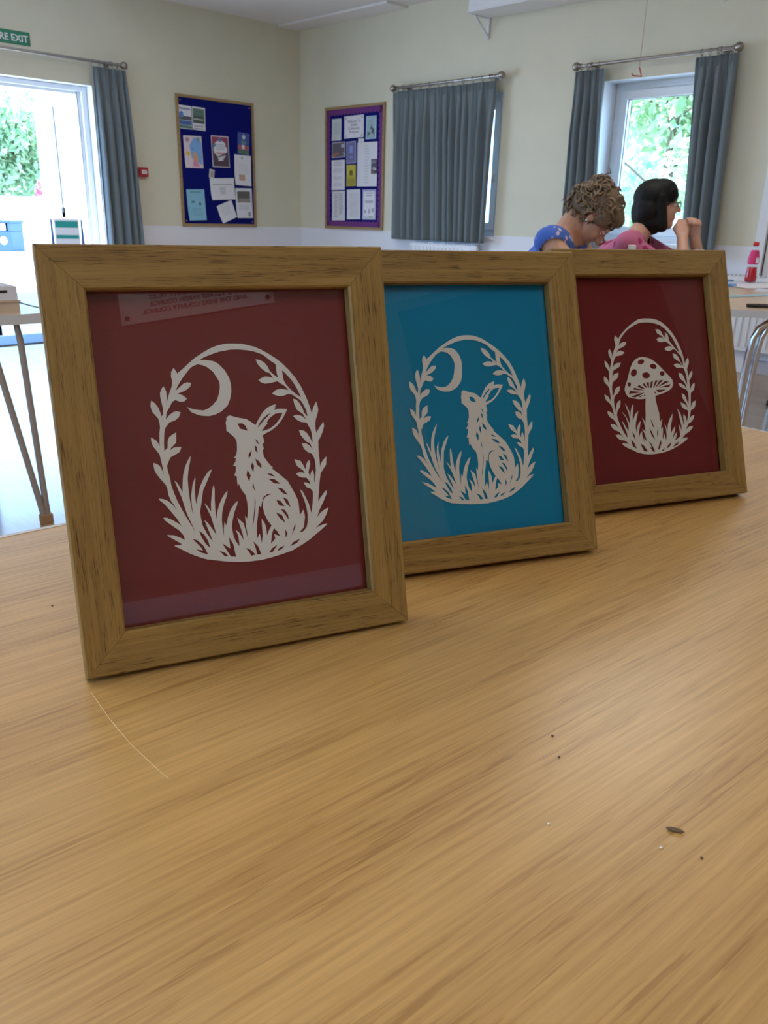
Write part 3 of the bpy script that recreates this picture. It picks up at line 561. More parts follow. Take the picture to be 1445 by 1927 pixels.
radiator('white fluted radiator under the closed curtains', 1.83, 2.68, .18, .80)
radiator('white fluted radiator on the wall behind the right-hand table', 4.95, 6.15, .165, .69)
# ------------------------------------------------------------------ the oak-framed paper cuttings
T = .72
m_oak = wood_mat('oak_moulding', (.36, .22, .064), (.225, .128, .034), (.060, .030, .008), 'UV', (3.0, 60), (7, 480), (46, 1500), .5, .3, .9, .42, 2.2)
M_paper = mat('white_cut_paper', (.86, .83, .83), .8, spec=.2)
M_picglass = glass_mat('picture_glass', (.98, .99, .985), 1.52)
M_mdf = mat('brown_backing_board', (.16, .11, .07), .8)
FW, FH, FB, FT = .255, .3033, .0306, .020
def flat_cut(loops):
    """sheet of paper with the given outline and cut-outs (metres, x across, y up)"""
    vs, es = [], []
    for lp in loops:
        o = len(vs); vs += [Vector(q) for q in lp]; es += [(o + i, o + (i + 1) % len(lp)) for i in range(len(lp))]
    out = delaunay_2d_cdt(vs, es, [], 0, 1e-7); V, F = out[0], out[2]
    segs = [(lp[i], lp[(i + 1) % len(lp)]) for lp in loops for i in range(len(lp))]
    A = np.array([s[0] for s in segs]); B = np.array([s[1] for s in segs]); keep = []
    for f in F:
        cx = sum(V[i].x for i in f) / len(f); cy = sum(V[i].y for i in f) / len(f)
        cr_ = (A[:, 1] > cy) != (B[:, 1] > cy); a, b = A[cr_], B[cr_]
        if (np.sum(cx < (b[:, 0] - a[:, 0]) * (cy - a[:, 1]) / (b[:, 1] - a[:, 1]) + a[:, 0]) % 2) == 1: keep.append(f)
    th = .00025; n = len(V); mb = MB(); cnt = {}
    for f in keep:
        for i in range(len(f)):
            e = (f[i], f[(i + 1) % len(f)]); cnt[e] = 1
    fs = [tuple(f) for f in keep] + [tuple(n + i for i in reversed(f)) for f in keep] + [(a, n + a, n + b, b) for (a, b) in cnt if (b, a) not in cnt]
    return mb.add([(v.x, 0, v.y) for v in V] + [(v.x, th, v.y) for v in V], fs)
def rail_mesh(side, seed):
    # moulding section: (c across from the outer edge, y depth)
    S = [(0, .0012), (.0012, 0), (FB - .0015, 0), (FB, .0015), (FB, .0105), (FB - .006, .0105), (FB - .006, FT), (0, FT)]
    L = FW if side in 'tb' else FH; g = .00012; rnd = random.Random(seed); uo, vo = rnd.uniform(0, 9), rnd.uniform(0, 9)
    def P(s, c, y):
        return {'b': (s, y, c), 't': (L - s, y, FH - c), 'l': (c, y, L - s), 'r': (FW - c, y, s)}[side]
    vs, uv = [], []
    for e in (0, 1):
        acc = 0
        for i, (c, y) in enumerate(S):
            s = c + g if e == 0 else L - c - g
            vs.append(P(s, c, y)); uv.append((s + uo, c + (y if i in (0, 4, 5, 6, 7) else 0) + vo))
    n = len(S); fs = [tuple(range(n)), tuple(range(2 * n - 1, n - 1, -1))] + [(i, n + i, n + (i + 1) % n, (i + 1) % n) for i in range(n)]
    return MB().add(vs, fs, [[uv[k] for k in f] for f in fs])
def picture_frame(label, loc, yaw, lean, card, cut, seed):
    l = R_(lean); t = thing('picture_frame', label, 'picture frame', (loc[0], loc[1], T + FT * math.sin(l)), (-l, 0, R_(yaw)), None)
    for k, sd in enumerate('btlr'): rail_mesh(sd, seed * 4 + k).obj('rail', m_oak, t)
    e = FB - .0055
    MB().box((e, .0106, e), (FW - e, .0120, FH - e)).obj('glass', M_picglass, t)
    loops = [[tuple(float(q) * 1e-5 for q in pt.split(',')) for pt in lp.split(' ')] for lp in cut.split('|')]
    flat_cut(loops).obj('paper_cutting', M_paper, t, (0, .0124, 0))
    MB().box((e, .0131, e), (FW - e, .0141, FH - e)).obj('backing_card', card, t)
    MB().box((e, .0142, e), (FW - e, .0172, FH - e)).obj('back_board', M_mdf, t)
    # easel strut behind
    za, zb = .21, .012; ya = FT + .0005; yb = (zb * math.cos(l)) / math.sin(l) + FT - .002
    d = Vector((0, yb - ya, zb - za)).normalized(); nrm = Vector((0, -d.z, d.y)); mb = MB(); w0, w1 = .022, .034
    A, Bq = Vector((FW / 2, ya + .002, za)), Vector((FW / 2, yb, zb)); vs = []
    for off in (-.001, .001):
        for P_, w_ in ((A, w0), (Bq, w1)):
            for s in (-1, 1): vs.append(P_ + nrm * off + Vector((s * w_, 0, 0)))
    mb.add(vs, [(0, 2, 3, 1), (4, 5, 7, 6), (0, 1, 5, 4), (2, 6, 7, 3), (0, 4, 6, 2), (1, 3, 7, 5)]); mb.obj('easel_strut', M_mdf, t)
    MB().box((FW / 2 - .02, .0172, za - .01), (FW / 2 + .02, FT + .001, za + .01)).obj('hinge', M_steel, t)
    return t
M_red = mat('dark_red_card', (.185, .013, .014), .7, spec=.25, vary=.05, vscale=300)
M_blu = mat('bright_blue_card', (.0, .25, .50), .7, spec=.25, vary=.04, vscale=300)
CUTS=[
"12676,23383 12047,23286 11410,23069 10766,22734 10229,22417 9738,22040 9301,21682 8839,21357 8783,21489 8626,21785 8416,21478 8375,21183 8422,20783 8356,20438 8127,19954 7963,19516 7821,19196 7919,19568 7913,20066 7848,20299 7741,20493 7569,20255 7465,20014 7447,19747 7506,19197 7562,18794 7521,18498 7389,18277 7312,18662 7193,19018 7025,19278 6777,19502 6692,19250 6687,19023 6749,18701 6979,18387 7133,18176 7189,17873 7201,17522 7110,17129 7067,16631 6999,16084 6933,16391 6789,16604 6474,16850 6459,16531 6548,16174 6758,15854 6951,15535 7001,15178 7070,14615 7105,14004 7000,14420 6880,14684 6701,14853 6440,14978 6437,14676 6482,14369 6576,14138 6828,13728 7172,13234 7244,12972 7289,12456 7439,11979 7610,11703 7740,11307 7529,11691 7197,12058 6867,12228 6558,12303 6594,12177 6925,11833 7271,11331 7703,10661 7993,10056 8200,9802 7857,10208 7392,10576 6968,10823 6700,10835 6890,10555 7346,10138 7806,9717 8069,9319 8134,8967 7803,9198 7373,9431 6851,9530 7013,9354 7433,9039 7900,8665 7292,8663 7403,8565 7763,8329 8143,8067 8430,7870 8867,7630 9260,7427 9660,7264 10170,7138 10940,6932 11934,6736 12951,6644 13845,6624 14626,6710 15531,6856 16392,7034 17279,7410 17878,7696 18368,8020 18920,8360 19517,8786 19369,8827 18895,8730 18474,8561 19160,9108 19492,9568 19725,10096 19413,9999 19046,9788 18678,9422 18951,10021 19358,10692 19675,11265 19663,11521 19411,11294 19155,11024 18881,10669 19014,11393 19148,12258 19300,12933 19390,13034 19818,13562 19899,14212 19586,13946 19365,13660 19281,13373 19302,13994 19279,14650 19320,15505 19515,15760 19764,16228 19916,16650 19887,16977 19658,16724 19400,16398 19228,16141 19179,16490 19199,16975 19280,17238 19454,17656 19534,17920 19517,18244 19424,18604 19200,18265 19058,17953 18985,17636 18874,18180 18702,18779 18474,19379 18243,19924 17906,20524 17411,21180 16961,21673 16404,22146 15843,22533 15333,22832 14873,23056 14357,23209 13841,23330 13299,23370|13570,22923 12943,22928 12102,22810 11469,22635 10941,22456 10565,22252 11022,22252 11622,22124 11961,21907 12379,21430 12681,20803 12761,20236 12737,19777 12577,19222 12345,18775 11813,18349 11381,18174 10907,18075 10300,18149 9956,18275 9600,18452 9311,18876 9695,18689 10140,18587 10512,18531 10808,18623 11191,18852 11590,19234 11795,19731 11902,20184 11902,20591 11711,20957 11494,21353 11071,21727 10779,21861 10404,21959 10069,21845 9822,21687 9518,21372 9179,20991 8855,20559 8566,20077 8859,20309 9239,20608 9496,20673 9694,20642 9798,20576 9660,20313 9283,20064 8922,19956 8631,19843 8860,19839 9098,19734 9363,19477 9152,19289 8900,19265 8708,19338 8489,19432 8256,19297 8078,19009 7785,18579 7760,18431 7659,18038 7961,18367 8279,18565 8532,18607 8801,18508 8636,18168 8364,17956 7903,17819 7567,17444 7461,17101 7358,16406 7319,15754 7581,15983 7643,16482 7793,16772 8006,16906 8321,17062 8244,16331 8077,16163 7825,15942 7737,15768 8005,15947 8258,15985 8586,15957 8439,15604 8101,15431 7714,15264 7554,14974 7390,14645 7427,14236 7522,13718 7562,13153 7702,12575 7886,11938 8167,11236 8454,10580 8748,9972 8997,9397 8684,10344 8486,10888 8348,11525 8232,12157 8026,12796 7820,13514 7985,13364 8191,12932 8324,12558 8387,13168 8486,13824 8704,14468 8951,14905 9197,15230 9162,14988 8928,14190 8800,13536 8781,12766 8803,11990 8870,11153 8951,10749 8901,11461 8945,12284 9120,13091 9369,13632 9374,13477 9255,12819 9222,12202 9235,11526 9363,11978 9661,12879 10033,13513 10384,13923 10671,14102 10586,13872 10206,13185 9853,12547 9668,11736 9467,10979 9486,10454 9560,9870 9809,9260 10197,8556 10061,9175 9903,9669 9728,10299 9945,10084 10211,9630 10528,9041 10422,9656 10248,10519 10044,11067 9849,11591 10070,11325 10295,10880 10347,11502 10503,12321 10631,12776 10713,12861 10734,12557 10657,11781 10625,10946 10635,10209 10738,10723 10956,11328 11236,11821 11454,12112 11708,12336 11621,11989 11325,11338 11127,10729 11049,10158 11034,9473 11084,8809 11128,9461 11242,9976 11360,9675 11539,10310 11805,10860 12167,11294 12419,11477 12335,11169 12042,10567 11885,10056 11750,9541 11819,8841 11936,8398 12213,7943 12216,8307 12188,8792 12022,9273 12266,9039 12447,8694 12565,8357 12563,8786 12413,9447 12239,10183 12704,9678 12785,9186 12966,8261 12932,8695 12865,9454 12867,10245 13026,10001 13132,10544 13145,11235 13074,11828 12770,12338 12630,12765 12528,12596 12514,12882 12528,13354 12344,13425 12495,13778 12522,14163 12313,14183 12533,14487 12589,14733 12423,14769 12633,14969 12747,15377 12782,15948 12686,16268 12325,16661 12064,16889 12089,17248 12073,17507 12166,17707 12148,17842 12298,17986 12458,18016 12864,17863 13276,17750 13691,17647 14091,17357 14358,17127 14649,17577 15021,18074 15432,18412 15828,18564 16107,18630 15997,18269 15955,18166 16182,18256 16457,18258 17002,18179 16805,17843 16487,17389 16060,16945 15536,16615 15083,16440 14831,16302 14903,16033 14922,15662 14768,15759 14856,15192 14756,15285 14755,15052 14774,14680 15010,14286 15251,13944 15471,13710 15287,13738 15897,13186 16509,12585 16792,12015 17073,11387 17235,10933 17264,10383 17255,9782 17455,9977 17598,10179 17653,9899 17680,9566 17584,9137 17504,8761 17268,8549 17085,8407 17430,8440 17742,8731 17872,9157 17921,9702 17879,10256 17763,10873 17540,11553 17484,11810 17663,11649 17849,11192 18083,10617 18240,9807 18391,10472 18506,11119 18520,11534 18358,11771 18028,11915 17814,12320 18008,12321 18227,12222 18378,12130 18300,12400 18075,12696 17760,12728 17434,12870 17272,13081 17518,13175 17797,13137 18001,13008 17868,13293 17395,13685 17210,14242 17712,14066 17886,13746 18084,13293 18111,13595 18266,13927 18438,14074 18489,13743 18392,13426 18284,13110 18385,12719 18466,12983 18607,13275 18706,13101 18747,12792 18702,12413 18715,12171 18812,12621 18917,13157 18938,13646 18890,14141 18718,14526 18369,14698 18088,14983 17959,15425 18318,15394 18584,15188 18813,14821 18626,15401 18351,15510 18148,15764 17897,16108 17808,16490 18206,16405 18467,16169 18641,15832 18852,15382 18840,16139 18778,16468 18488,17028 18043,17104 17724,17298 17429,17618 17646,17677 17925,17657 18194,17531 18484,17243 18245,17720 17794,18072 17613,18530 17551,18948 17811,18868 18011,18611 18252,18168 18335,17842 18484,17618 18621,17501 18551,17988 18337,18483 18142,18815 17932,18966 17514,19278 17188,19351 16846,19246 16568,19210 16245,19283 15889,19441 16232,19724 16621,19785 17000,19710 17248,19643 16969,19975 16402,20374 15847,20269 15410,20241 15098,20363 14910,20529 15184,20700 15462,20789 15837,20739 16109,20630 15864,21029 15601,21115 15250,21391 14964,21766 14848,22122 15205,22044 15508,21844 15748,21522 15876,21153 16176,20877 16491,20631 16408,21022 16393,21679 16005,21956 15458,22446 14839,22698 14319,22822|16863,21208 17263,20768 17610,20329 17945,19729 18217,19023 17796,19314 17387,19709 17088,20074 16903,20452 16867,20894|12974,17367 13344,17360 13588,17134 13711,16749 13114,16962|14478,16908 14673,17261 14998,17604 15324,17843 15632,17989 15366,17713 15096,17492 14736,17130|14796,16621 15078,16967 15341,17210 15248,17270 15542,17617 16006,17899 16602,17921 16354,17505 15928,17061 15464,16779|14216,16090 14388,15970 14516,15612 14346,15763|14139,15623 14317,15450 14323,14953 14152,15201|13890,15277 13797,14864 13578,14600 13589,14935|14093,14584 14363,14347 14531,14066 14515,13781 14177,14100|13820,14324 13952,14016 13838,13498 13700,13966|13403,13784 13615,13308 13452,12848 13277,13374|13765,12848 13785,12495 13857,12008 13673,12454|14920,13337 15298,13278 15530,13040 15175,13130|14969,12926 15477,12831 15925,12419 15392,12518|15624,12161 16066,12016 16452,11488 16033,11664|16006,11375 16375,11138 16583,10462 16235,10829|15455,11177 15791,11096 16103,10616 15668,10731|15753,10450 16078,10336 16317,9894 16326,9501 16095,9921|15322,10231 15819,9954 16035,9274 15628,9706|15261,11705 14825,11753 14479,11566 14281,11095 14194,10751 14036,10920 13926,10343 13737,9506 13670,9030 13668,8329 13882,8734 13943,8455 13978,7909 14115,8541 14127,9242 14153,9864 14341,9539 14447,9148 14452,8497 14666,8903 14896,9232 14628,9666 14407,10232 14339,10777 14421,11304 14642,11558 14982,11671|13757,11646 13803,11214 13715,10636 13516,9695 13366,9263 13582,10384 13707,11011|15053,9017 15313,8712 15509,8305 15052,8528 15093,8141 14706,7801 14855,8553|15971,8824 16127,8443 15937,8085|16840,9207 16819,8848 16422,8218 16597,8657|17154,7913 16839,7580 16244,7385 16508,7679|15818,7530 15546,7260 15145,7151 15358,7396|15251,7684 14811,7143 14486,7111 14748,7424|12648,7766 13060,7548 13411,7120 13067,7060 12887,7442|13317,8193 13677,7734 13867,7089 13528,7093 13473,7545|9238,9544 9597,9214 9854,8675 9964,8111 9628,8495 9374,9054|8698,8986 9042,8836 9459,8359 9749,7633 9202,7868 8890,8153 9391,8000 9244,8283|11462,8781 11752,8155 11867,7154 11449,7245 10891,8357 11479,7872|10605,7811 11058,7588 11292,7267 10980,7333 10794,7593",
"12937,22426 12309,22303 11656,22054 10978,21686 10391,21352 9847,20961 9373,20586 8891,20238 8837,20366 8686,20650 8469,20335 8428,20038 8480,19636 8426,19278 8226,18757 8091,18285 7971,17944 8045,18338 8010,18864 7936,19105 7823,19303 7667,19041 7578,18778 7575,18496 7664,17928 7740,17522 7715,17225 7596,17004 7502,17380 7368,17731 7192,17984 6939,18199 6867,17942 6873,17715 6948,17400 7188,17099 7349,16898 7416,16605 7441,16267 7364,15888 7334,15408 7277,14877 7207,15176 7059,15383 6740,15620 6734,15313 6830,14966 7043,14654 7236,14338 7288,13983 7358,13417 7398,12799 7294,13223 7176,13493 7001,13667 6745,13797 6751,13498 6804,13190 6901,12956 7150,12534 7482,12017 7557,11747 7623,11223 7780,10731 7944,10447 8077,10059 7874,10440 7564,10824 7259,11020 6972,11118 7012,10986 7332,10611 7662,10094 8065,9463 8382,8895 8618,8638 8235,9045 7774,9399 7391,9624 7146,9640 7302,9398 7726,9025 8237,8587 8573,8167 8708,7801 8339,8058 7831,8356 7236,8537 7451,8332 8007,7920 8554,7489 7977,7510 8110,7396 8486,7143 8851,6887 9114,6706 9497,6499 9833,6334 10168,6213 10594,6141 11246,6019 12130,5910 13152,5847 14090,5830 14908,5913 15820,6077 16640,6297 17463,6725 18012,7047 18460,7400 18969,7774 19533,8232 19396,8262 18954,8135 18564,7940 19217,8522 19562,8990 19813,9521 19509,9406 19145,9177 18779,8798 19060,9399 19455,10086 19739,10680 19715,10934 19482,10689 19247,10402 18992,10033 19095,10757 19182,11628 19301,12317 19387,12427 19799,13003 19880,13664 19567,13362 19347,13052 19269,12756 19285,13376 19282,14019 19356,14873 19547,15150 19783,15641 19920,16071 19878,16393 19661,16127 19422,15784 19264,15512 19200,15863 19184,16346 19246,16610 19400,17033 19472,17299 19445,17616 19343,17959 19113,17609 18971,17290 18909,16975 18770,17494 18589,18057 18371,18609 18158,19106 17847,19651 17373,20248 16932,20705 16380,21157 15833,21540 15356,21848 14947,22085 14493,22254 14042,22387 13540,22428|13722,21996 13128,22000 12299,21857 11660,21649 11119,21439 10717,21219 11172,21256 11736,21190 12026,21016 12352,20607 12563,20050 12599,19534 12573,19091 12484,18479 12335,17954 11887,17429 11482,17196 11027,17042 10436,17055 10098,17149 9746,17293 9443,17699 9824,17547 10257,17496 10617,17485 10893,17622 11237,17922 11571,18395 11716,18956 11804,19425 11819,19812 11673,20131 11511,20473 11152,20775 10884,20872 10521,20931 10171,20796 9907,20626 9581,20297 9231,19893 8914,19432 8649,18912 8926,19173 9293,19509 9547,19598 9741,19585 9843,19529 9711,19246 9351,18951 9003,18807 8724,18669 8948,18680 9187,18588 9457,18339 9265,18121 9020,18076 8829,18141 8609,18227 8390,18072 8233,17764 7971,17316 7953,17167 7873,16776 8154,17110 8455,17321 8701,17375 8969,17288 8825,16938 8570,16716 8123,16568 7806,16196 7713,15863 7628,15189 7596,14549 7852,14774 7908,15263 8050,15547 8256,15680 8561,15837 8500,15117 8338,14950 8092,14731 8005,14558 8267,14735 8514,14774 8829,14746 8682,14390 8353,14217 7977,14053 7819,13764 7661,13436 7693,13018 7782,12485 7830,11908 7975,11314 8170,10668 8458,9981 8770,9362 9115,8783 9424,8230 9009,9136 8772,9647 8598,10250 8452,10867 8243,11515 8047,12258 8191,12094 8377,11642 8506,11259 8535,11868 8621,12535 8847,13199 9108,13656 9362,13999 9302,13740 9013,12894 8876,12218 8878,11442 8953,10683 9093,9890 9210,9512 9089,10178 9050,10962 9145,11749 9342,12287 9345,12128 9272,11474 9295,10876 9379,10237 9442,10663 9611,11524 9893,12152 10196,12580 10472,12792 10384,12544 10066,11831 9811,11204 9743,10438 9655,9731 9737,9245 9878,8700 10172,8136 10570,7495 10406,8074 10215,8530 9981,9111 10209,8922 10504,8516 10841,7986 10700,8558 10446,9347 10181,9836 9928,10308 10171,10074 10446,9682 10411,10253 10445,11018 10513,11462 10585,11553 10642,11261 10674,10533 10760,9772 10853,9095 10901,9579 11043,10155 11263,10637 11453,10935 11704,11190 11654,10852 11426,10216 11293,9632 11266,9092 11295,8444 11365,7819 11386,8443 11471,8943 11604,8671 11752,9295 11992,9855 12349,10329 12610,10549 12542,10239 12262,9611 12120,9096 11997,8585 12070,7916 12177,7500 12436,7080 12451,7431 12435,7899 12272,8351 12516,8144 12692,7821 12802,7499 12812,7918 12667,8556 12481,9261 12964,8808 13044,8326 13208,7422 13185,7848 13128,8597 13128,9387 13293,9156 13396,9709 13386,10401 13274,10974 12908,11427 12729,11830 12622,11637 12594,11928 12609,12432 12400,12472 12585,12883 12629,13294 12395,13278 12638,13612 12693,13851 12514,13861 12735,14075 12845,14463 12872,14992 12778,15286 12430,15645 12182,15860 12212,16235 12196,16510 12282,16731 12260,16879 12397,17046 12548,17086 12929,16929 13308,16817 13692,16724 14074,16446 14334,16234 14592,16708 14935,17230 15333,17581 15720,17744 15998,17820 15883,17472 15841,17370 16072,17469 16360,17484 16919,17418 16693,17072 16371,16610 15970,16154 15473,15802 15045,15605 14811,15456 14889,15199 14920,14842 14772,14930 14873,14389 14777,14476 14784,14253 14815,13895 15048,13512 15287,13175 15503,12941 15331,12971 15940,12417 16582,11818 16903,11261 17213,10653 17390,10214 17436,9675 17437,9080 17624,9282 17759,9488 17813,9213 17839,8885 17748,8455 17672,8078 17453,7853 17284,7702 17602,7755 17892,8062 18016,8490 18068,9031 18027,9576 17902,10175 17657,10831 17588,11079 17770,10930 17973,10491 18218,9939 18372,9151 18519,9812 18614,10454 18608,10864 18438,11086 18109,11208 17875,11591 18064,11604 18284,11521 18438,11440 18344,11701 18103,11975 17792,11986 17459,12109 17280,12311 17512,12414 17793,12391 18006,12277 17850,12549 17332,12919 17104,13470 17637,13306 17834,12999 18067,12565 18075,12864 18226,13202 18406,13360 18459,13041 18371,12720 18280,12399 18407,12021 18471,12289 18596,12590 18703,12427 18760,12124 18737,11745 18763,11506 18834,11960 18912,12503 18919,12990 18872,13472 18712,13829 18363,13960 18096,14214 18002,14651 18367,14649 18620,14467 18826,14129 18674,14689 18406,14775 18208,15035 17946,15407 17824,15815 18241,15737 18519,15495 18699,15145 18895,14695 18885,15484 18805,15819 18445,16355 17962,16397 17584,16546 17244,16822 17467,16892 17765,16896 18068,16803 18413,16558 18110,16988 17638,17296 17490,17747 17440,18141 17690,18075 17879,17839 18112,17424 18202,17114 18375,16913 18531,16813 18430,17276 18206,17738 18017,18044 17812,18175 17417,18450 17109,18507 16779,18400 16507,18359 16198,18411 15864,18540 16209,18809 16584,18882 16943,18830 17177,18779 16921,19074 16373,19422 15821,19307 15372,19282 15042,19407 14840,19576 15123,19726 15410,19806 15797,19756 16077,19656 15817,20038 15545,20123 15177,20405 14888,20791 14791,21151 15145,21058 15448,20850 15691,20526 15827,20160 16138,19896 16459,19670 16370,20044 16355,20690 15965,20960 15435,21456 14858,21728 14393,21872|16827,20244 17220,19841 17550,19445 17856,18899 18099,18249 17692,18497 17313,18847 17038,19172 16864,19519 16829,19940|13043,16393 13382,16400 13613,16181 13740,15810 13178,15981|14454,16025 14625,16391 14922,16757 15229,17015 15525,17178 15273,16889 15019,16650 14690,16264|14766,15765 15021,16125 15263,16384 15172,16438 15445,16802 15896,17109 16499,17151 16242,16724 15837,16264 15397,15961|14240,15217 14406,15114 14540,14780 14375,14916|14186,14775 14359,14620 14385,14151 14215,14380|13965,14442 13893,14053 13693,13796 13691,14113|14184,13794 14446,13569 14614,13296 14612,13015 14280,13326|13934,13538 14070,13240 13976,12719 13828,13183|13539,12987 13760,12515 13608,12032 13416,12557|13926,12056 13963,11701 14062,11218 13852,11652|15016,12575 15373,12514 15608,12276 15268,12368|15088,12166 15575,12069 16035,11657 15519,11758|15767,11402 16201,11259 16609,10741 16194,10911|16186,10625 16554,10395 16781,9731 16433,10087|15666,10424 15994,10346 16315,9873 15892,9981|15985,9701 16301,9593 16542,9157 16559,8763 16329,9178|15575,9472 16063,9204 16286,8525 15886,8948|15449,10949 15026,10993 14700,10799 14528,10321 14455,9972 14293,10137 14199,9550 14016,8695 13946,8212 13935,7509 14160,7920 14220,7641 14251,7095 14397,7731 14411,8440 14433,9072 14624,8748 14733,8353 14741,7693 14955,8110 15179,8450 14908,8884 14679,9453 14597,10003 14657,10536 14860,10795 15183,10913|13983,10851 14050,10422 13982,9837 13792,8876 13637,8434 13854,9576 13963,10214|15337,8235 15597,7932 15795,7525 15342,7738 15388,7346 15002,6994 15146,7759|16232,8068 16386,7689 16209,7319|17050,8489 17033,8128 16666,7477 16827,7926|17348,7214 17058,6864 16503,6635 16750,6943|16100,6757 15839,6475 15446,6352 15655,6603|15549,6888 15107,6338 14772,6305 15045,6617|12866,6929 13283,6727 13640,6313 13278,6253 13101,6621|13569,7365 13933,6917 14121,6283 13764,6287 13715,6729|9623,8378 9986,8079 10262,7581 10390,7050 10079,7390 9805,7913|9214,7821 9538,7684 9945,7246 10230,6574 9763,6752 9481,7007 9913,6894 9769,7157|11724,7827 11994,7254 12074,6307 11691,6363 11195,7371 11731,6962|10950,6825 11347,6656 11551,6371 11278,6405 11116,6636",
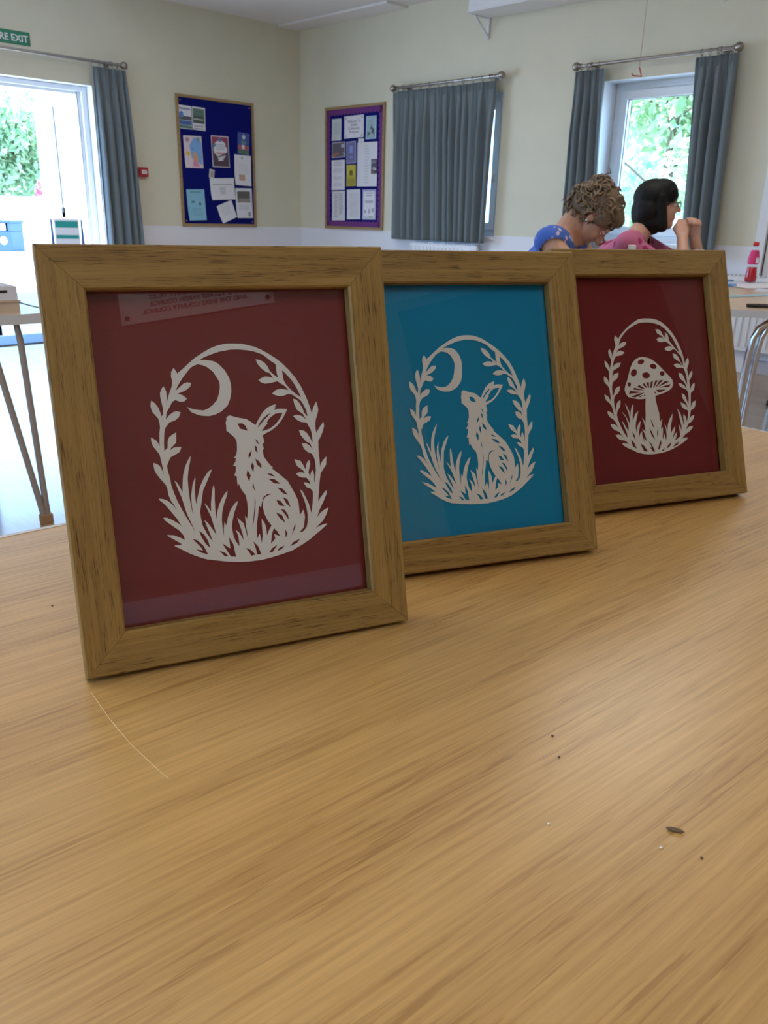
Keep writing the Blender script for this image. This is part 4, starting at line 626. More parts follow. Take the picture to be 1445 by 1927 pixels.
"12882,22384 12197,22290 11609,22030 10896,21639 10296,21246 9689,20765 9259,20372 8993,19974 8878,20203 8623,20454 8432,20126 8450,19721 8555,19312 8415,19047 8135,18517 7835,17809 7898,18256 7799,18620 7587,18941 7394,18589 7423,18185 7576,17820 7701,17590 7611,17190 7350,16437 7321,16843 7147,17209 6780,17583 6723,17182 6831,16819 7066,16513 7221,16264 7196,15771 7176,15323 7060,14790 6972,15243 6788,15521 6487,15715 6376,15318 6485,14954 6797,14669 7003,14389 7074,14071 7108,13620 7132,13079 7107,12496 6982,12998 6749,13326 6271,13577 6304,13216 6477,12848 6822,12558 7109,12227 7234,11904 7311,11449 7407,10587 7297,11045 7064,11375 6474,11619 6505,11231 6732,10857 7137,10605 7402,10362 7582,10034 7867,9382 7535,9812 7174,9990 6725,10048 6866,9679 7153,9343 7673,9125 7977,8923 8432,8301 8055,8646 7682,8736 7296,8702 7530,8369 7880,8089 8417,7985 8783,7821 9086,7389 8757,7596 8326,7675 8130,7600 8343,7357 8858,7044 9594,6712 10224,6388 10982,6170 11865,6024 12769,5996 13687,6041 14621,6169 15575,6417 16425,6723 17165,7039 17729,7342 18032,7610 17587,7634 17109,7558 17403,7863 17698,8075 18193,8274 18642,8570 18945,8925 18512,8974 18142,8840 17812,8536 18001,8944 18320,9344 18752,9502 19126,9853 19320,10292 18899,10244 18598,10001 18388,9621 18560,10079 18686,10446 18826,10925 19299,11112 19573,11425 19733,12074 19304,11958 19065,11644 18868,11186 18934,11839 18999,12587 19077,13052 19569,13401 19778,13860 19816,14281 19475,14111 19242,13841 19074,13427 19059,13897 18997,14576 19403,15007 19601,15373 19618,15823 19293,15575 19083,15303 18951,14888 18918,15405 18842,16064 19109,16521 19235,16890 19158,17437 18892,17185 18707,16912 18615,16635 18530,17106 18383,17860 18168,18521 17801,19372 17412,20036 17014,20605 16398,21270 15659,21843 14898,22183 14008,22359|13278,21918 12376,21903 11677,21665 10975,21364 10441,21061 9893,20624 9397,20142 9142,19654 8937,19209 9208,19471 9669,19654 10129,19621 9894,19222 9484,19010 9031,18890 8732,18676 8505,18324 8833,18600 9223,18658 9723,18414 9324,18112 8877,18039 8436,18011 8182,17706 7968,17265 7846,16685 8099,16989 8505,17197 9053,17201 8780,16735 8316,16511 7917,16367 7735,16015 7635,15346 7753,15700 8033,15957 8589,16039 8480,15575 8172,15274 7766,15069 7567,14764 7429,14322 7431,13782 7439,13197 7616,13502 7756,13764 7873,14118 8170,14328 8600,14441 8514,13994 8255,13647 7844,13399 7586,13053 7522,12697 7525,12066 7668,11426 7774,12051 8016,12533 8465,12822 8435,12372 8274,11930 7896,11502 7767,11059 7879,10420 8175,9677 8527,8928 8994,8213 8953,8806 8699,9459 8384,10341 8653,10006 8923,9489 9215,8969 9278,9691 9054,10613 8518,11391 8932,10984 9252,10419 9496,9857 9581,10397 9457,11222 9201,11873 9108,12305 9371,11908 9587,11396 9695,10707 9807,11382 9970,11826 10260,12218 10225,11628 10019,10822 9968,10098 10142,10450 10427,10978 10915,11339 10682,10779 10432,10067 10313,9528 10350,8705 10513,9331 10798,9859 11129,10111 10911,9395 10747,8950 10629,8319 10652,8135 10871,8575 11166,8892 11150,8372 11287,7813 11478,7340 11376,7806 11374,8081 11666,7692 11767,7593 11653,8060 11494,8621 11242,9161 11509,8941 11694,8698 11690,9340 11542,9991 11352,10480 11619,10169 11811,9790 11940,10697 12013,11609 12131,12426 12172,12772 11750,12723 11080,12743 10317,12897 9673,13070 9336,13497 9224,13956 9397,14490 9745,15107 10049,15818 10354,16530 10759,17149 11311,17581 12006,17782 12565,17760 13330,17546 14073,17103 14799,16473 15518,15748 16142,15163 16444,14777 16505,14309 16277,13856 15716,13515 14997,13276 14291,13130 13648,13000 13638,12430 13779,11684 13965,10843 13961,9735 14152,9999 14401,10167 14244,9808 14000,8901 14124,8984 14317,9156 14275,8604 14132,7874 14201,7684 14335,8044 14470,8312 14553,7843 14624,7374 14802,8195 14774,8938 14598,9599 14806,9214 14959,8554 15114,9378 15487,10095 15997,10684 15821,9980 15482,9074 15499,8236 15658,8597 16212,9162 16061,8568 15754,7939 15722,7662 16006,8106 16391,8404 16284,7993 15977,7363 16413,7610 16851,7857 16823,8606 16736,9359 16983,8969 17149,8396 17179,9142 16998,10088 16804,11220 17132,10733 17393,9969 17540,9023 17630,9485 17579,10050 17657,10512 17951,10212 18024,9833 18062,9455 18291,10096 18415,10651 18337,10984 17880,11106 17510,11457 17361,11979 17734,11864 18063,11657 18428,11260 18225,11834 17895,12228 17688,12661 17704,13099 18088,12872 18284,12533 18404,12058 18577,11720 18683,12417 18701,13072 18511,13458 18065,13668 17510,13931 17303,14362 17786,14290 18167,14037 18533,13644 18412,14118 18219,14474 17730,14807 17518,15190 17497,15611 17987,15495 18235,15109 18361,14682 18664,14058 18665,14761 18577,15514 18356,16132 18016,16240 17310,16206 16858,16616 17262,16785 17663,16722 18126,16376 17865,16947 17422,17151 16991,17448 16860,18010 17393,17897 17698,17513 17924,16944 18330,16414 18285,17023 18070,17685 17753,17977 17343,18457 17006,18562 16637,18390 16168,18333 15837,18465 15687,18655 16058,18874 16470,18934 16898,18826 16395,19279 15960,19506 15378,19451 14924,19484 14618,19798 15049,20061 15445,20021 15786,19789 15551,20138 15304,20284 14818,20528 14593,21041 15103,21009 15467,20694 15618,20321 16028,19893 15986,20218 15977,20634 16352,20392 16430,20065 16490,19600 17050,18932 17564,18356 17933,18017 17713,18630 17336,19387 16949,20050 16333,20716 15922,21144 15278,21529 14616,21730 13952,21883|12492,17312 12482,17179 12375,17048 12191,16945 11969,16890 11752,16895 11582,16957 11494,17066 11504,17199 11611,17329 11793,17432 12015,17487 12233,17483 12403,17421|14222,16403 14104,16294 13918,16240 13701,16249 13495,16321 13343,16441 13272,16586 13299,16726 13416,16834 13601,16889 13818,16880 14024,16808 14178,16688 14248,16543|11207,15776 11059,15602 10861,15491 10652,15465 10473,15529 10360,15670 10336,15860 10404,16062 10551,16235 10748,16347 10958,16373 11137,16310 11250,16169 11275,15978|13136,15509 13059,15345 12881,15220 12638,15157 12379,15170 12154,15255 12008,15395 11970,15564 12047,15727 12224,15852 12466,15915 12726,15903 12951,15819 13098,15678|15366,15635 15314,15509 15197,15411 15039,15362 14871,15370 14727,15434 14635,15541 14613,15670 14665,15795 14781,15893 14939,15943 15106,15935 15251,15872 15344,15764|10221,14548 10171,14435 10084,14350 9976,14310 9870,14323 9785,14387 9740,14488 9743,14607 9792,14721 9880,14806 9987,14846 10094,14833 10178,14769 10223,14668|9773,13454 9979,13797 10746,13710 11788,13526 10718,13466|10417,13937 10689,14168 11442,13928 12207,13750 11316,13807|11090,14266 11445,14430 12021,14080 12277,13865 11676,14007|11901,14498 12197,14620 12485,14193 12553,14006 12250,14114|12460,14652 12886,14723 12862,14036 12693,14045|13145,14710 13518,14801 13230,13989 12994,14001|13844,14859 14268,14875 13574,14017 13423,13988|14553,14870 15043,14846 14007,14114 13680,13947|15318,14740 15901,14590 14526,14151 14053,14019|16134,14309 15883,13951 14849,13977 14152,13894 15214,14143|13847,13726 15333,13693 14670,13433 14094,13399|13572,13612 13831,13294 13567,13281|10008,13096 11154,13378 12179,13504 11354,13175 10660,12968|11108,12988 11901,13245 11497,12957|11817,13012 12193,13339 12174,13083|12597,10333 12830,9904 13107,8872 12731,9543|12267,9254 12635,8722 13024,7681 12525,8270|13467,9031 13571,8654 13451,7925 13358,8301|9753,9021 10031,8546 10112,7811 9844,8377|9439,8044 9915,7552 10183,6802 9597,7213|10794,7439 11212,7177 11774,6399 11236,6424 10958,6923|11968,7669 12407,7268 12857,6265 12520,6293 12039,7021 12385,6791 12279,7140|13883,7708 13875,7154 13449,6448 13290,6553 13602,7267|14310,6657 14176,6297 13773,6283|15443,7265 15154,6776 14596,6449 14821,6895|16607,7269 16321,6824 15539,6606 15991,6990"]

picture_frame('oak frame with white hare and moon paper cutting on dark red card, the front one', (7.227, -6.037), 69.44, 13.87, M_red, CUTS[0], 1)
picture_frame('oak frame with white hare and moon paper cutting on bright blue card', (7.237, -5.776), 66.13, 19.41, M_blu, CUTS[1], 2)
picture_frame('oak frame with white toadstool paper cutting on dark red card', (7.268, -5.471), 67.64, 19.76, M_red, CUTS[2], 3)

# ------------------------------------------------------------------ tables
m_top = wood_mat('oak_laminate_table_top', (.67, .41, .145), (.46, .255, .078), (.36, .18, .05), 'Object', (1.2, 26), (8, 300), (17, 380), .33, 1.0, .8, .6, .3, R_(90))
m_top2 = wood_mat('pale_laminate_table_top', (.60, .46, .33), (.50, .37, .25), (.36, .26, .17), 'Object', (1.0, 22), (3, 180), (11, 480), .28, .5, .3, .6, .25, R_(90))
M_edge = mat('pale_grey_edging', (.62, .60, .58), .5)
def table(label, loc, yaw, w_, l_, top, legx=None, frame=True):
    """top corner at the origin, x across its width, y along its length (going -y)"""
    t = thing('table', label, 'table', (*loc, 0), (0, 0, R_(yaw)))
    e = .006
    MB().box((e, -l_ + e, T - .028), (w_ - e, -e, T)).obj('tabletop', top, t)
    g = MB().box((0, -l_, T - .029), (e, 0, T + .0004)).box((w_ - e, -l_, T - .029), (w_, 0, T + .0004)).box((e, -l_, T - .029), (w_ - e, -l_ + e, T + .0004)).box((e, -e, T - .029), (w_ - e, 0, T + .0004)); g.obj('edging', M_edge, t)
    if frame: MB().box((.30, -l_ + .32, T - .055), (.33, -.32, T - .029)).box((w_ - .33, -l_ + .32, T - .055), (w_ - .30, -.32, T - .029)).obj('underframe', M_black, t)
    for x, sx in ((.07, 1), (w_ - .07, -1)) if not legx else ((legx, 1), (w_ - .04, -1)):
        for y, sy in ((-.10, -1), (-l_ + .08, 1)):
            arc = [(x + .20 * sx, T - .042), (x + .10 * sx, T - .044), (x + .05 * sx, T - .054), (x + .02 * sx, T - .078), (x + .004 * sx, T - .12), (x - .004 * sx, T - .20), (x - .016 * sx, .02)]
            lb = MB().tube([(a_, y, z_) for a_, z_ in arc], .0135, 12); lb.tube([(a_ + .034 * sx, y + .030 * sy, z_) for a_, z_ in arc], .0135, 12)
            lg = lb.obj('leg', M_chrome, t)
            MB().tube([(x + .001 * sx, y + .015 * sy, .0), (x + .001 * sx, y + .015 * sy, .03)], .036, 12).obj('foot', M_black, lg)
    return t
nt_ = table('large oak laminate table the three picture frames stand on', (7.0, -4.84), -5.2, .98, 2.0, m_top)
_inv = (Matrix.Translation((7.0, -4.84, 0)) @ zrot(R_(-5.2))).inverted()
MB().tube([_inv @ Vector((x, y, T + .00005)) for x, y in ((7.2357, -6.0383), (7.2729, -6.0438), (7.3082, -6.0471), (7.3455, -6.0475), (7.3560, -6.0471))], .00022, 5).obj('scratch', mat('pale_scratch', (.80, .62, .36), .6), nt_)
table('pale table on the right with papers and the red drink bottle, where the women sit', (4.955, -1.448), 29, 1.05, 1.9, m_top2, .60)
# left-hand table: narrow metal legs meeting at the floor
t = thing('table', 'pale thin-legged table at the left edge with a white tray on it', 'table', (5.032, -5.278, 0), (0, 0, R_(-4.7)))
MB().box((-.75, -1.2, T - .030), (-.004, .62, T)).obj('tabletop', m_top2, t)
MB().box((-.004, -1.2, T - .031), (0, .62, T + .0004)).box((-.75, .62, T - .031), (0, .624, T + .0004)).obj('edging', M_edge, t)
m_legs = mat('brown_grey_painted_tube', (.33, .27, .23), .4)
for fx, fy in ((-.03, .085), (-.70, .085), (-.03, -1.05), (-.70, -1.05)):
    lb = MB(); s = 1
    lb.tube([(fx, fy - .005, .03), (fx - .0, fy - .022, T - .09), (fx - .01, fy - .026, T - .031)], [.011, .011, .010], 8)
    lb.tube([(fx - .0, fy - .018, .03), (fx - .0, fy - .112, T - .09), (fx - .01, fy - .125, T - .031)], [.011, .011, .010], 8)
    lg = lb.obj('leg', m_legs, t); MB().box((fx - .014, fy - .032, .0), (fx + .014, fy + .01, .035)).obj('foot', mat('tan_rubber_foot', (.35, .2, .1), .6), lg, bevel=.003)
MB().box((-.68, -1.1, T - .07), (-.08, -1.07, T - .031)).box((-.68, -.02, T - .075), (-.10, .03, T - .031)).obj('underframe', M_black, t)
def open_box(name, label, loc, yaw, w_, d, h, m, hole=False, lid=False):
    t = thing(name, label, 'box', loc, (0, 0, R_(yaw))); th = .003
    MB().box((0, 0, 0), (w_, d, th)).box((0, 0, th), (w_, th, h)).box((0, d - th, th), (w_, d, h)).box((0, th, th), (th, d - th, h)).box((w_ - th, th, th), (w_, d - th, h)).obj('body', m, t)
    if hole: MB().box((w_ - .055, -.0006, h * .55), (w_ - .030, .0002, h * .55 + .008)).obj('hand_hole', M_black, t)
    if lid: MB().box((-.004, -.004, h), (w_ + .004, d + .004, h + .004)).obj('lid', m, t)
    return t
M_card = mat('white_cardboard', (.74, .72, .76), .7); M_tan = mat('tan_cardboard', (.62, .47, .34), .7)
open_box('cardboard_box', 'flat tan cardboard box under the white tray, on the left-hand table', (4.943, -5.572, T), 85.3, .385, .22, .0335, M_tan, lid=True)
open_box('cardboard_tray', 'white cardboard tray with slot handle on the tan box, left-hand table', (4.940, -5.567, T + .0385), 85.3, .378, .21, .043, M_card, hole=True)
open_box('small_box', 'small white box standing in the cardboard tray at the left edge', (4.905, -5.47, T + .0421), 85.3, .20, .10, .070, M_card)
tag(MB().tube([(4.945, -5.185, T + .03), (4.96, -5.15, T + .018), (4.98, -5.10, T + .0026), (4.99, -5.02, T + .0026)], .0022, 6).obj('cord', mat('green_cord', (.12, .22, .16), .6)), 'thin green cord trailing from the white tray across the left-hand table', 'cord')
# carrier bag on the floor at the far left
bm_ = MB()
for k in range(9): pass
prof = [(.001, 0), (.13, 0), (.15, .05), (.14, .16), (.11, .25), (.075, .30), (.02, .315)]
vs = []; n = 24
rb = random.Random(4)
for i, (r, z) in enumerate(prof):
    for j in range(n):
        a = 2 * PI * j / n; q = r * (1 + .14 * math.sin(3 * a + i) + .08 * math.sin(7 * a + 2 * i)); vs.append((q * math.cos(a), q * .7 * math.sin(a), z + .012 * math.sin(5 * a) * (z > .2)))
bm_.add(vs, [(i * n + j, i * n + (j + 1) % n, (i + 1) * n + (j + 1) % n, (i + 1) * n + j) for i in range(len(prof) - 1) for j in range(n)], smooth=True)
t = thing('carrier_bag', 'crumpled white plastic carrier bag on the floor at the left edge', 'bag', (4.90, -5.48, 0), (0, 0, R_(25)))
bm_.obj('bag', mat('white_plastic_film', (.78, .78, .82), .35, bump=.6, bscale=40), t)
MB().tube([(.148 + .012 * math.sin(a) * 0, .035 + .018 * math.cos(a), .10 + .018 * math.sin(a)) for a in [2 * PI * i / 16 for i in range(17)]], .004, 6, False).obj('printed_ring', mat('blue_print', (.02, .05, .35), .5), t)

# ------------------------------------------------------------------ things on the right-hand table
t = thing('drink_bottle', 'clear bottle of red drink with pink label and red cap on the right-hand table', 'bottle', (5.672, -1.171, T + .0012))
M_clear = glass_mat('clear_plastic', (.97, .97, .98), 1.35)
MB().lathe([(.001, .003), (.026, 0), (.033, .006), (.034, .03), (.029, .07), (.0285, .10), (.0315, .115), (.031, .135), (.024, .17), (.014, .195), (.0125, .205), (.0125, .212)], 24).obj('shell', M_clear, t)
MB().lathe([(.001, .006), (.026, .004), (.0318, .009), (.0325, .03), (.0278, .07), (.0272, .088), (.001, .088)], 24).obj('drink', mat('red_drink', (.50, .01, .02), .15, emit=None), t)
MB().lathe([(.0296, .103), (.0322, .116), (.0318, .135), (.0252, .17), (.0205, .183)], 24).obj('label', mat('pink_label', (.62, .03, .16), .4, vary=.25, vscale=40), t)
MB().box((.012, -.0335, .112), (.028, -.020, .142), zrot(R_(25))).obj('barcode_panel', mat('white_label_panel', (.7, .68, .72), .5), t)
MB().lathe([(.0145, .206), (.0165, .208), (.0165, .226), (.014, .229), (.001, .229)], 24).obj('cap', mat('red_cap', (.60, .02, .02), .35), t)
MB().lathe([(.0129, .197), (.0175, .199), (.0175, .204), (.0129, .206)], 20).obj('neck_ring', M_clear, t)
t = thing('squeeze_bottle', 'white squeeze bottle with white cap in front of the woman in pink', 'bottle', (5.765, -2.755, T))
M_wp = mat('white_plastic', (.78, .78, .80), .35)
MB().lathe([(.001, 0), (.028, 0), (.03, .005), (.03, .12), (.024, .15), (.013, .165), (.013, .175), (.001, .175)], 20).obj('body', M_wp, t)
MB().lathe([(.0165, .172), (.018, .174), (.0175, .222), (.0155, .226), (.001, .226)], 20).obj('cap', mat('pale_grey_cap', (.72, .72, .74), .3), t)
def sheet(name, label, cat, loc, yaw, w_, d, m, up=.0, z=.0005):
    mb = MB(); n = 6; vs = []
    for j in range(n + 1):
        for i in range(n + 1): u, v = i / n, j / n; vs.append(((u - .5) * w_, (v - .5) * d, z + up * (u * u * .6 + .4 * v * v * (1 - u))))
    k = len(vs); n1 = n + 1; fs = [(j * n1 + i, j * n1 + i + 1, (j + 1) * n1 + i + 1, (j + 1) * n1 + i) for j in range(n) for i in range(n)]
    mb.add(vs + [(a, b, c - .0006) for a, b, c in vs], fs + [tuple(k + q for q in reversed(f)) for f in fs])
    return tag(mb.obj(name, m, None, loc, (0, 0, R_(yaw))), label, cat)
m_ps = mat('printed_paper', (.70, .70, .86), .6, vary=.15, vscale=30); m_pw = mat('white_sheet', (.80, .79, .84), .6)
sheet('paper_sheet', 'printed lilac sheet under the red drink bottle on the right-hand table', 'paper', (5.69, -1.28, T), 40, .42, .297, m_ps)
sheet('paper_sheet', 'white sheet with a lifted corner, in front of the drink bottle', 'paper', (5.85, -1.50, T + .0012), 60, .297, .21, m_pw, .02)
sheet('paper_sheet', 'printed sheet at the right edge, nearest the blue strips', 'paper', (6.06, -1.70, T), 15, .25, .2, m_ps, .008)
m_cy = mat('light_blue_plastic', (.10, .40, .62), .4); m_cy2 = mat('pale_blue_plastic', (.42, .66, .82), .4)
tag(MB().box((-.05, -.02, 0), (.05, .02, .012)).obj('pen_case', m_cy, None, (5.54, -1.22, T), (0, 0, R_(45)), bevel=.004), 'turquoise pen case left of the drink bottle', 'pen case')
tag(MB().box((-.03, -.018, 0), (.03, .018, .016)).obj('eraser', mat('blue_eraser', (.16, .40, .80), .6), None, (5.742, -1.60, T), (0, 0, R_(45)), bevel=.004), 'small blue eraser beside the dark frame edge, below the turquoise pen case', 'eraser')
for k, (dx, lab) in enumerate([(0, 'pale blue plastic strip on the right-hand table, the further of two'), (.045, 'pale blue plastic strip on the right-hand table, the nearer of two')]):
    a = Vector((6.02 + dx * .8, -2.27 - dx, T)); b = Vector((6.13 + dx * .5, -1.88 - dx * .8, T)); d = b - a
    tag(MB().box((-.15, -.010, 0), (d.length + .1, .010, .005)).obj('plastic_strip', m_cy2 if k else m_cy2, None, a, (0, 0, math.atan2(d.y, d.x)), bevel=.0015), lab, 'strip', 'pale blue strips')
t = thing('marker_pen', 'black marker pen lying near the front edge of the right-hand table', 'pen', (6.312, -2.735, T + .0085), (0, 0, R_(42)))
MB().tube([(0, 0, 0), (.045, 0, 0), (.047, 0, 0)], [.0075, .0085, .0075], 12).obj('cap', M_black, t)
MB().tube([(.049, 0, 0), (.13, 0, 0), (.14, 0, 0)], [.0085, .0085, .005], 12).obj('barrel', mat('dark_grey_barrel', (.03, .03, .035), .3), t)
# small litter on the near table
tag(MB().ball((0, 0, .0012), (.0052, .0014, .0012), 10, 6).obj('seed_husk', mat('brown_husk', (.16, .10, .05), .7), None, (7.588, -5.863, T), (0, 0, R_(25))), 'tiny brown seed husk on the bare front right of the near table', 'husk')
for k, (x, y, c, lab) in enumerate([(7.536, -5.911, 1, 'white paper crumb near the middle of the near table'), (7.589, -5.881, 1, 'white paper crumb just below the brown seed husk'), (7.505, -5.855, 0, 'dark crumb above the white crumb in the middle of the near table'), (7.489, -5.839, 0, 'dark crumb nearest the blue frame on the open table top'), (7.362, -5.882, 2, 'yellow fleck on the table just right of the front frame foot'), (7.088, -6.002, 0, 'dark crumb on the table left of the front frame'), (7.608, -5.872, 0, 'dark crumb right of the brown seed husk')]):
    tag(MB().ball((0, 0, .0006), (.0011, .0008, .0006), 7, 4).obj('crumb', cmat(((.10, .07, .05), (.85, .84, .8), (.75, .60, .05))[c]), None, (x, y, T), (0, 0, k)), lab, 'crumb')

# ------------------------------------------------------------------ the two seated women
def skin_mat(name, col):
    m, nt, N, L, P = nodes(name); P.inputs['Base Color'].default_value = (*col, 1); P.inputs['Roughness'].default_value = .5
    P.inputs['Subsurface Weight'].default_value = .15; P.inputs['Subsurface Radius'].default_value = (.01, .004, .002); P.inputs['Subsurface Scale'].default_value = .5; return m
M_skin = skin_mat('fair_skin', (.58, .33, .24)); M_skin2 = skin_mat('tanned_skin', (.52, .28, .18))
def print_mat(name, base, spots, scale, thr=.12, c2=None):
    m, nt, N, L, P = nodes(name); tc = N.new('ShaderNodeTexCoord')
    v = N.new('ShaderNodeTexVoronoi'); v.inputs['Scale'].default_value = scale; L.new(tc.outputs['Object'], v.inputs['Vector'])
    n = N.new('ShaderNodeTexNoise'); n.inputs['Scale'].default_value = scale * 3; L.new(tc.outputs['Object'], n.inputs['Vector'])
    ad = N.new('ShaderNodeMath'); ad.operation = 'MULTIPLY_ADD'; ad.inputs[1].default_value = .35; L.new(n.outputs['Fac'], ad.inputs[0]); L.new(v.outputs['Distance'], ad.inputs[2])
    r = ramp(N, [(thr, spots), (thr + .06, c2 or spots), (thr + .10, base)]); L.new(ad.outputs[0], r.inputs[0]); L.new(r.outputs[0], P.inputs['Base Color']); P.inputs['Roughness'].default_value = .8
    return m
def head_shapes(mb, H, Rm, nose=1.0):
    W_ = lambda x, y, z: H + Rm @ Vector((x, y, z)); R4 = Rm.to_4x4()
    def el(c, r): mb.ball(W_(*c), r, 18, 12, R4)
    el((-.018, 0, .03), (.096, .074, .088)); el((.028, 0, -.035), (.066, .060, .088)); el((.058, 0, -.098), (.030, .032, .026))
    mb.capsule(W_(.0, .045, -.075), W_(.055, .022, -.10), .022, .02); mb.capsule(W_(.0, -.045, -.075), W_(.055, -.022, -.10), .022, .02)
    mb.capsule(W_(.088, 0, .012), W_(.108 * nose, 0, -.028), .008, .0125); el((.096, .012, -.033), (.011, .007, .008)); el((.096, -.012, -.033), (.011, .007, .008))
    mb.capsule(W_(.080, -.036, .026), W_(.080, .036, .026), .011, .011)
    el((.086, 0, -.061), (.011, .023, .006)); el((.084, 0, -.073), (.012, .020, .007))
    for s in (-1, 1):
        el((.066, .036 * s, -.03), (.02, .02, .022)); el((-.005, .076 * s, -.008), (.017, .010, .032))
    return W_
def hand(mb, wrist, knuck, side, curl, spread=.018):
    """palm and five separate bent fingers; knuck = knuckle centre, side = across-palm unit vector towards the thumb, curl = direction the fingers close to"""
    wrist, knuck, side, curl = Vector(wrist), Vector(knuck), Vector(side).normalized(), Vector(curl).normalized(); d = (knuck - wrist).normalized()
    for k in (-1.5, -.5, .5, 1.5): mb.capsule(wrist + side * k * .009, knuck + side * k * spread, .014, .0115)
    for k, ln in ((-1.5, .8), (-.5, .97), (.5, 1.0), (1.5, .92)):
        p0 = knuck + side * k * spread; p1 = p0 + (d * .55 + curl * .75).normalized() * .042 * ln; p2 = p1 + (d * -.35 + curl * .9).normalized() * .027 * ln; p3 = p2 + (d * -.9 + curl * .35).normalized() * .02 * ln
        mb.capsule(p0, p1, .0098, .009); mb.capsule(p1, p2, .009, .008); mb.capsule(p2, p3, .008, .0072)
    b = wrist + d * .025 + side * .022; m1 = b + (d * .5 + side * .6 + curl * .5).normalized() * .038; mb.capsule(b, m1, .0135, .011); mb.capsule(m1, m1 + (d * .7 + curl * .6 - side * .25).normalized() * .03, .0105, .0085)
def person(label, loc, yaw): return thing('person', label, 'person', loc, (0, 0, R_(yaw)))
def legs_shapes(mb, infl=0, zc=.60):
    for s in (-1, 1):
        mb.capsule((0, .095 * s, .535), (.40, .11 * s, .535), .085 + infl, .058 + infl); mb.capsule((.40, .11 * s, .53), (.40, .11 * s, .10), .055 + infl, .038 + infl)
    mb.ball((0, 0, .56), (.13 + infl, .175 + infl, .12 + infl))
def feet_shapes(mb):
    for s in (-1, 1): mb.capsule((.39, .11 * s, .04), (.53, .12 * s, .03), .036, .028)
def chair(label, loc, yaw, group='grey plastic chairs under the two women'):
    t = thing('chair', label, 'chair', loc, (0, 0, R_(yaw)), group); m = mat('grey_chair_plastic', (.12, .13, .15), .5)
    MB().box((-.20, -.22, .405), (.22, .22, .43)).obj('seat', m, t, bevel=.012, seg=3)
    MB().box((-.30, -.21, .52), (-.278, .21, .80), Matrix.Rotation(R_(-4), 4, 'Y')).obj('backrest', m, t, bevel=.01, seg=3)
    for s in (-1, 1):
        MB().tube([(-.18, .20 * s, .41), (-.27, .21 * s, 0)], .011, 8).obj('leg', M_chrome, t); MB().tube([(.18, .20 * s, .41), (.23, .21 * s, 0)], .011, 8).obj('leg', M_chrome, t)
        MB().tube([(-.17, .18 * s, .41), (-.24, .18 * s, .47), (-.305, .18 * s, .62)], .010, 8).obj('back_tube', M_chrome, t)

# --- woman in pink with black bobbed hair, chin on clasped hands, looking right
t = person('woman with black bob and glasses in pink flowered top, chin resting on clasped hands', (5.302, -2.409, 0), 29)
H = Vector((.335, .085, 1.125)); Rm = (Matrix.Rotation(R_(16), 3, 'Z') @ Matrix.Rotation(R_(-3), 3, 'Y')) * .95
b = MB()
W_ = head_shapes(b, H, Rm, 1.05)
b.capsule(W_(-.035, 0, -.06), (.245, .03, .965), .052, .056)
def torso(mb, f=0, sh=((.215, -.175, .93), (.255, .195, .945)), neck=(.235, .02, .935), arms=True):
    mb.ball((0, 0, .58), (.125 + f, .165 + f, .12 + f)); mb.capsule((.03, 0, .62), (.17, .01, .84), .125 + f, .115 + f)
    mb.capsule((.10, -.07, .74), (.185, -.085, .87), .10 + f, .085 + f); mb.capsule((.10, .07, .74), (.20, .10, .88), .10 + f, .085 + f)
    mb.capsule(Vector(sh[0]), Vector(sh[1]), .062 + f, .062 + f); mb.capsule(Vector(neck) + Vector((-.01, 0, -.02)), Vector(sh[0]) + Vector((0, .02, .0)), .058 + f, .056 + f); mb.capsule(Vector(neck) + Vector((-.01, 0, -.02)), Vector(sh[1]) + Vector((0, -.02, .0)), .058 + f, .056 + f)
torso(b)
sR, sL = Vector((.215, -.185, .925)), Vector((.255, .205, .94)); eR, eL = Vector((.505, -.115, .765)), Vector((.60, .16, .765)); wR, wL = Vector((.470, .030, .972)), Vector((.535, .092, .968))
b.capsule(sR, eR, .050, .040); b.capsule(eR, wR, .040, .026); b.capsule(sL, eL, .050, .040); b.capsule(eL, wL, .040, .026)
hand(b, wR, wR + Vector((-.005, .03, .062)), (-1, -.2, .1), (.25, 1, .15)); hand(b, wL, wL + Vector((-.02, .0, .068)), (-1, .2, .1), (.1, -1, .15))
legs_shapes(b); feet_shapes(b)
body = link('body', evaluate(b, .0048, 5), M_skin, t)
g = MB(); torso(g, .012); g.capsule(sR, sR.lerp(eR, .62), .064, .060); g.capsule(sL, sL.lerp(eL, .62), .064, .060)
me = evaluate(g, .008, 8)
bm2 = bmesh.new(); bm2.from_mesh(me)       # open neckline
bmesh.ops.delete(bm2, geom=[v for v in bm2.verts if (v.co - Vector((.275, .03, 1.0))).length < .088 or (v.co - Vector((.315, .04, .95))).length < .075 or v.co.z < .60], context='VERTS'); bm2.to_mesh(me); bm2.free()
link('top', me, print_mat('pink_flowered_cotton', (.46, .12, .24), (.28, .01, .07), 13, .36, (.34, .02, .11)), t)
g = MB()                                     # darker panel of the top across the chest
g.ball((.27, .06, .87), (.05, .11, .10)); link('chest_panel', evaluate(g, .01, 4), mat('dark_plum_cotton', (.14, .015, .07), .85, vary=.5, vscale=40), t)
g = MB(); legs_shapes(g, .012); me = evaluate(g, .012, 6); link('trousers', me, mat('navy_trousers', (.02, .03, .07), .9), t)
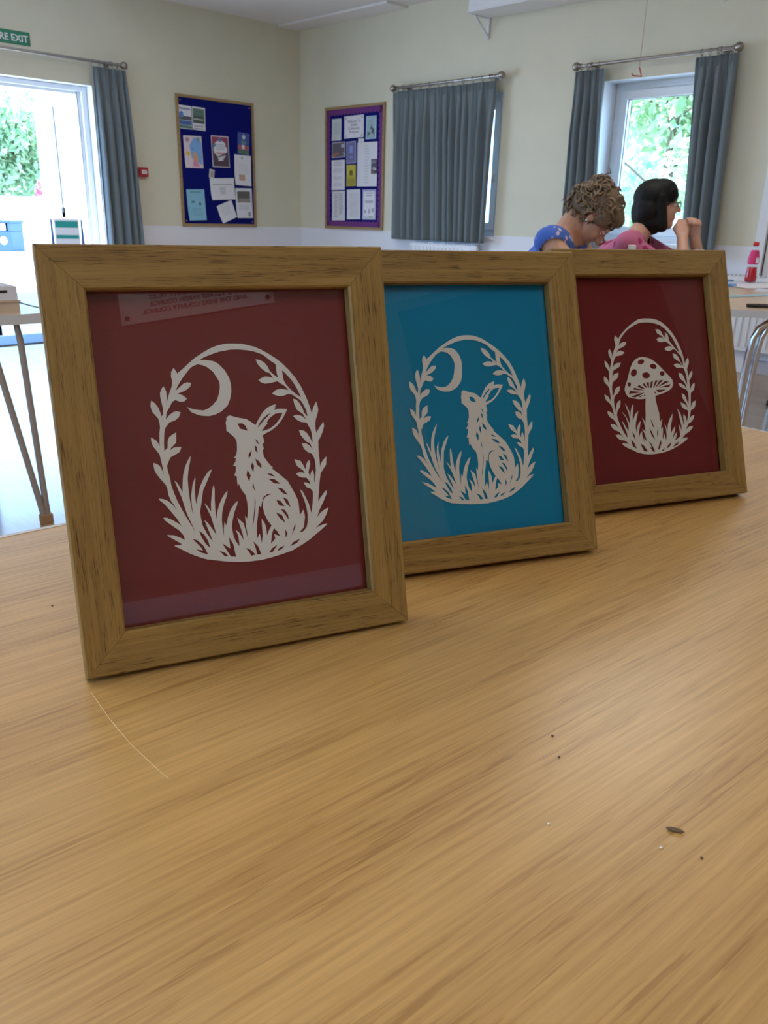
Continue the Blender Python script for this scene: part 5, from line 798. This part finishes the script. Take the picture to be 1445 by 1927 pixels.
# hair: smooth bob with fringe
def hel(mb, c, r): mb.ball(W_(*c), r, 18, 12, Rm.to_4x4())
g = MB(); hel(g, (-.026, 0, .045), (.108, .091, .090)); hel(g, (-.055, 0, -.03), (.084, .094, .11)); hel(g, (-.04, 0, -.085), (.078, .092, .068))
for s in (-1, 1): g.capsule(W_(-.01, .068 * s, .04), W_(.006, .072 * s, -.105), .028, .030); g.capsule(W_(.045, .052 * s, .062), W_(.055, .058 * s, .022), .026, .014)
hel(g, (.012, 0, .078), (.080, .078, .056)); g.capsule(W_(.050, -.04, .066), W_(.050, .04, .066), .036, .036); g.capsule(W_(.066, -.038, .046), W_(.066, .038, .046), .026, .026)
m_hair = mat('black_hair', (.004, .0035, .004), .55, spec=.25, vary=.3, vscale=60, bump=.5, bscale=90, stretch=(6, 6, .6))
link('hair', evaluate(g, .005, 4), m_hair, t)
def eyes(t_, W__, Rr):
    for s in (-1, 1):
        e = MB().ball(W__(.077, .031 * s, .004), .0115, 12, 8).obj('eye', mat('eye_white', (.75, .72, .70), .2), t_); MB().ball(W__(.0855, .031 * s, .004), .0048, 10, 6).obj('iris', mat('dark_iris', (.03, .02, .015), .1), e)
def glasses(t_, W__, Rr, m_rim, m_arm, dz=0, fwd=0):
    gl = MB()
    for s in (-1, 1):
        ring = [W__(.104 + fwd, .031 * s + .024 * math.cos(a), .0 + dz + .019 * math.sin(a)) for a in [2 * PI * i / 16 for i in range(17)]]; gl.tube(ring, .0016, 6, False)
    gl.tube([W__(.105 + fwd, -.008, .004 + dz), W__(.108 + fwd, 0, .007 + dz), W__(.105 + fwd, .008, .004 + dz)], .0016, 6); o = gl.obj('glasses', m_rim, t_)
    for s in (-1, 1):
        MB().tube([W__(.103 + fwd, .056 * s, .008 + dz), W__(.06, .077 * s, .010 + dz * .7), (W__(.0, .084 * s, .010)), W__(-.02, .083 * s, -.01)], .0026, 6).obj('temple_arm', m_arm, o)
        MB().prism([(.024 * math.cos(a), .019 * math.sin(a)) for a in [2 * PI * i / 16 for i in range(16)]], -.0006, .0006, Matrix.Translation(W__(.104 + fwd, .031 * s, dz)) @ Rr.to_4x4() @ Matrix.Rotation(R_(90), 4, 'Z') @ Matrix.Rotation(R_(90), 4, 'X')).obj('lens', M_glass, o)
eyes(t, W_, Rm); glasses(t, W_, Rm, mat('dark_rims', (.03, .025, .03), .3), mat('dark_arms', (.03, .025, .03), .3))
MB().tube([wL + (eL - wL).normalized() * .055 + Vector((.034 * math.cos(a), .034 * math.sin(a), 0)) for a in [2 * PI * i / 20 for i in range(21)]], .0028, 6, False).obj('bracelet', mat('silver_bead', (.7, .68, .65), .2, 1), t)
chair('grey chair the woman in the pink flowered top sits on', (5.302, -2.409, 0), 29)

# --- woman in blue, curly hair pinned up, looking down
t = person('woman with curly pinned-up hair and red glasses in blue dress, bent over the table', (5.39, -3.135, 0), 29)
H = Vector((.335, .07, 1.060)); Rm = (Matrix.Rotation(R_(6), 3, 'Z') @ Matrix.Rotation(R_(60), 3, 'Y'))
b = MB(); W_ = head_shapes(b, H, Rm, 1.0)
shp = ((.183, -.145, .957), (.255, .20, .952)); nk = (.20, .02, .972)
b.capsule(W_(-.045, 0, -.045), (.215, .03, .975), .053, .058); torso(b, 0, shp, nk)
sR, sL = Vector((.185, -.160, .945)), Vector((.26, .21, .94)); eR, eL = Vector((.36, -.24, .765)), Vector((.42, .245, .765)); wR, wL = Vector((.54, -.08, .755)), Vector((.60, .12, .755))
b.capsule(sR, eR, .050, .040); b.capsule(eR, wR, .038, .026); b.capsule(sL, eL, .050, .040); b.capsule(eL, wL, .038, .026)
hand(b, wR, wR + Vector((.055, .045, .005)), (-.4, .8, 0), (.3, .2, -.12)); hand(b, wL, wL + Vector((.06, -.03, .005)), (-.2, -.9, 0), (.3, -.1, -.12))
legs_shapes(b); feet_shapes(b); link('body', evaluate(b, .0048, 5), M_skin2, t)
g = MB(); torso(g, .011, ((.178, -.148, .952), (.25, .205, .947)), (.185, .02, .90)); g.ball((.182, -.155, .955), (.062, .050, .056)); g.ball((.25, .22, .95), (.07, .06, .062))
me = evaluate(g, .008, 8); bm2 = bmesh.new(); bm2.from_mesh(me)
bmesh.ops.delete(bm2, geom=[v for v in bm2.verts if (v.co - Vector((.215, .02, 1.04))).length < .125 or (v.co - sR - Vector((.025, -.055, -.040))).length < .066 or (v.co - sL - (eL - sL).normalized() * .075).length < .058], context='VERTS'); bm2.to_mesh(me); bm2.free()
link('dress', me, print_mat('blue_flowered_cotton', (.045, .12, .48), (.60, .50, .62), 24, .33), t)
g = MB(); legs_shapes(g, .014); me = evaluate(g, .012, 6); link('skirt', me, bpy.data.materials['blue_flowered_cotton'], t)
# curly hair: a full core plus many separate curls and loose wisps
core = MB(); hel(core, (-.032, 0, .050), (.104, .086, .088)); hel(core, (-.06, 0, .0), (.075, .082, .085)); hel(core, (.03, 0, .082), (.068, .068, .042)); hel(core, (-.095, .0, .07), (.040, .046, .040))
for s in (-1, 1): hel(core, (.012, .068 * s, .03), (.048, .022, .045))
rb = random.Random(12)
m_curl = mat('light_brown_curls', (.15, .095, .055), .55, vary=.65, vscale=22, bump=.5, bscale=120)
hr = link('hair', evaluate(core, .006, 3), m_curl, t)
cl = MB()
for k in range(460):
    u = Vector((rb.gauss(0, 1), rb.gauss(0, 1), rb.gauss(0, 1))).normalized()
    if rb.random() < .15: c = Vector((-.10, .0, .074)) + u * .038
    elif rb.random() < .4: c = Vector((-.06 + u.x * .082, u.y * .086, .0 + u.z * .088))
    else: c = Vector((-.030 + u.x * .102, u.y * .086, .044 + u.z * .086))
    if c.x > .066 and c.z < .04 or c.z < -.095 or (c.x > .015 and c.z < -.0): continue
    a = Vector((rb.gauss(0, 1), rb.gauss(0, 1), rb.gauss(0, 1))).normalized(); q = u.cross(a).normalized(); r = rb.uniform(.010, .022); tt = rb.uniform(3.2, 6.5); o = rb.uniform(0, 6)
    pts = [W_(*(c + (q * math.cos(o + s * tt) + q.cross(u).lerp(u, .35) * math.sin(o + s * tt)) * r + u * .010 * s)) for s in [i / 9 for i in range(10)]]
    cl.tube(pts, [.0025 + .003 * math.sin(PI * (i + .5) / 10) for i in range(10)], 5)
o = cl.obj('curls', mat('lighter_brown_curls', (.19, .125, .070), .5, vary=.7, vscale=18), hr); o['kind'] = 'stuff'  # outer curls in a lighter brown than the core
ws = MB()
for (c, d, r, n_) in [((-.12, -.02, .04), (-.4, -.3, -.6), .022, 1.1), ((-.125, -.04, .0), (-.4, -.3, -.6), .012, 1.3), ((-.11, -.04, -.05), (-.3, -.4, -.5), .014, 1.2), ((-.115, .01, .10), (-.2, .1, .3), .009, 1.2)]:
    c, d = Vector(c), Vector(d).normalized(); q = d.cross(Vector((0, 1, .2))).normalized()
    ws.tube([W_(*(c + d * (.055 * s) + (q * math.sin(6 * s * n_) + d * (1 - math.cos(6 * s * n_)) * .6) * r)) for s in [i / 12 for i in range(13)]], [.0024] * 10 + [.0018, .0014, .001], 5)
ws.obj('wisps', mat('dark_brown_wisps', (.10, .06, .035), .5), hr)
m_redf = mat('red_spectacle_frame', (.45, .01, .02), .3)
eyes(t, W_, Rm); glasses(t, W_, Rm, m_redf, m_redf, -.012, .016)
MB().ball(W_(-.004, -.088, -.036), .006, 10, 6).obj('earring', mat('silver_stud', (.7, .68, .65), .2, 1), t)
MB().tube([Vector((.205, .025, .995)) + Vector((.060 * math.cos(a), .064 * math.sin(a), -.030 * math.cos(a) - .012)) for a in [2 * PI * i / 24 for i in range(25)]], .0024, 6, False).obj('necklace', mat('dark_cord', (.06, .04, .03), .6), t)
chair('grey chair the woman in the blue dress sits on', (5.39, -3.135, 0), 29)
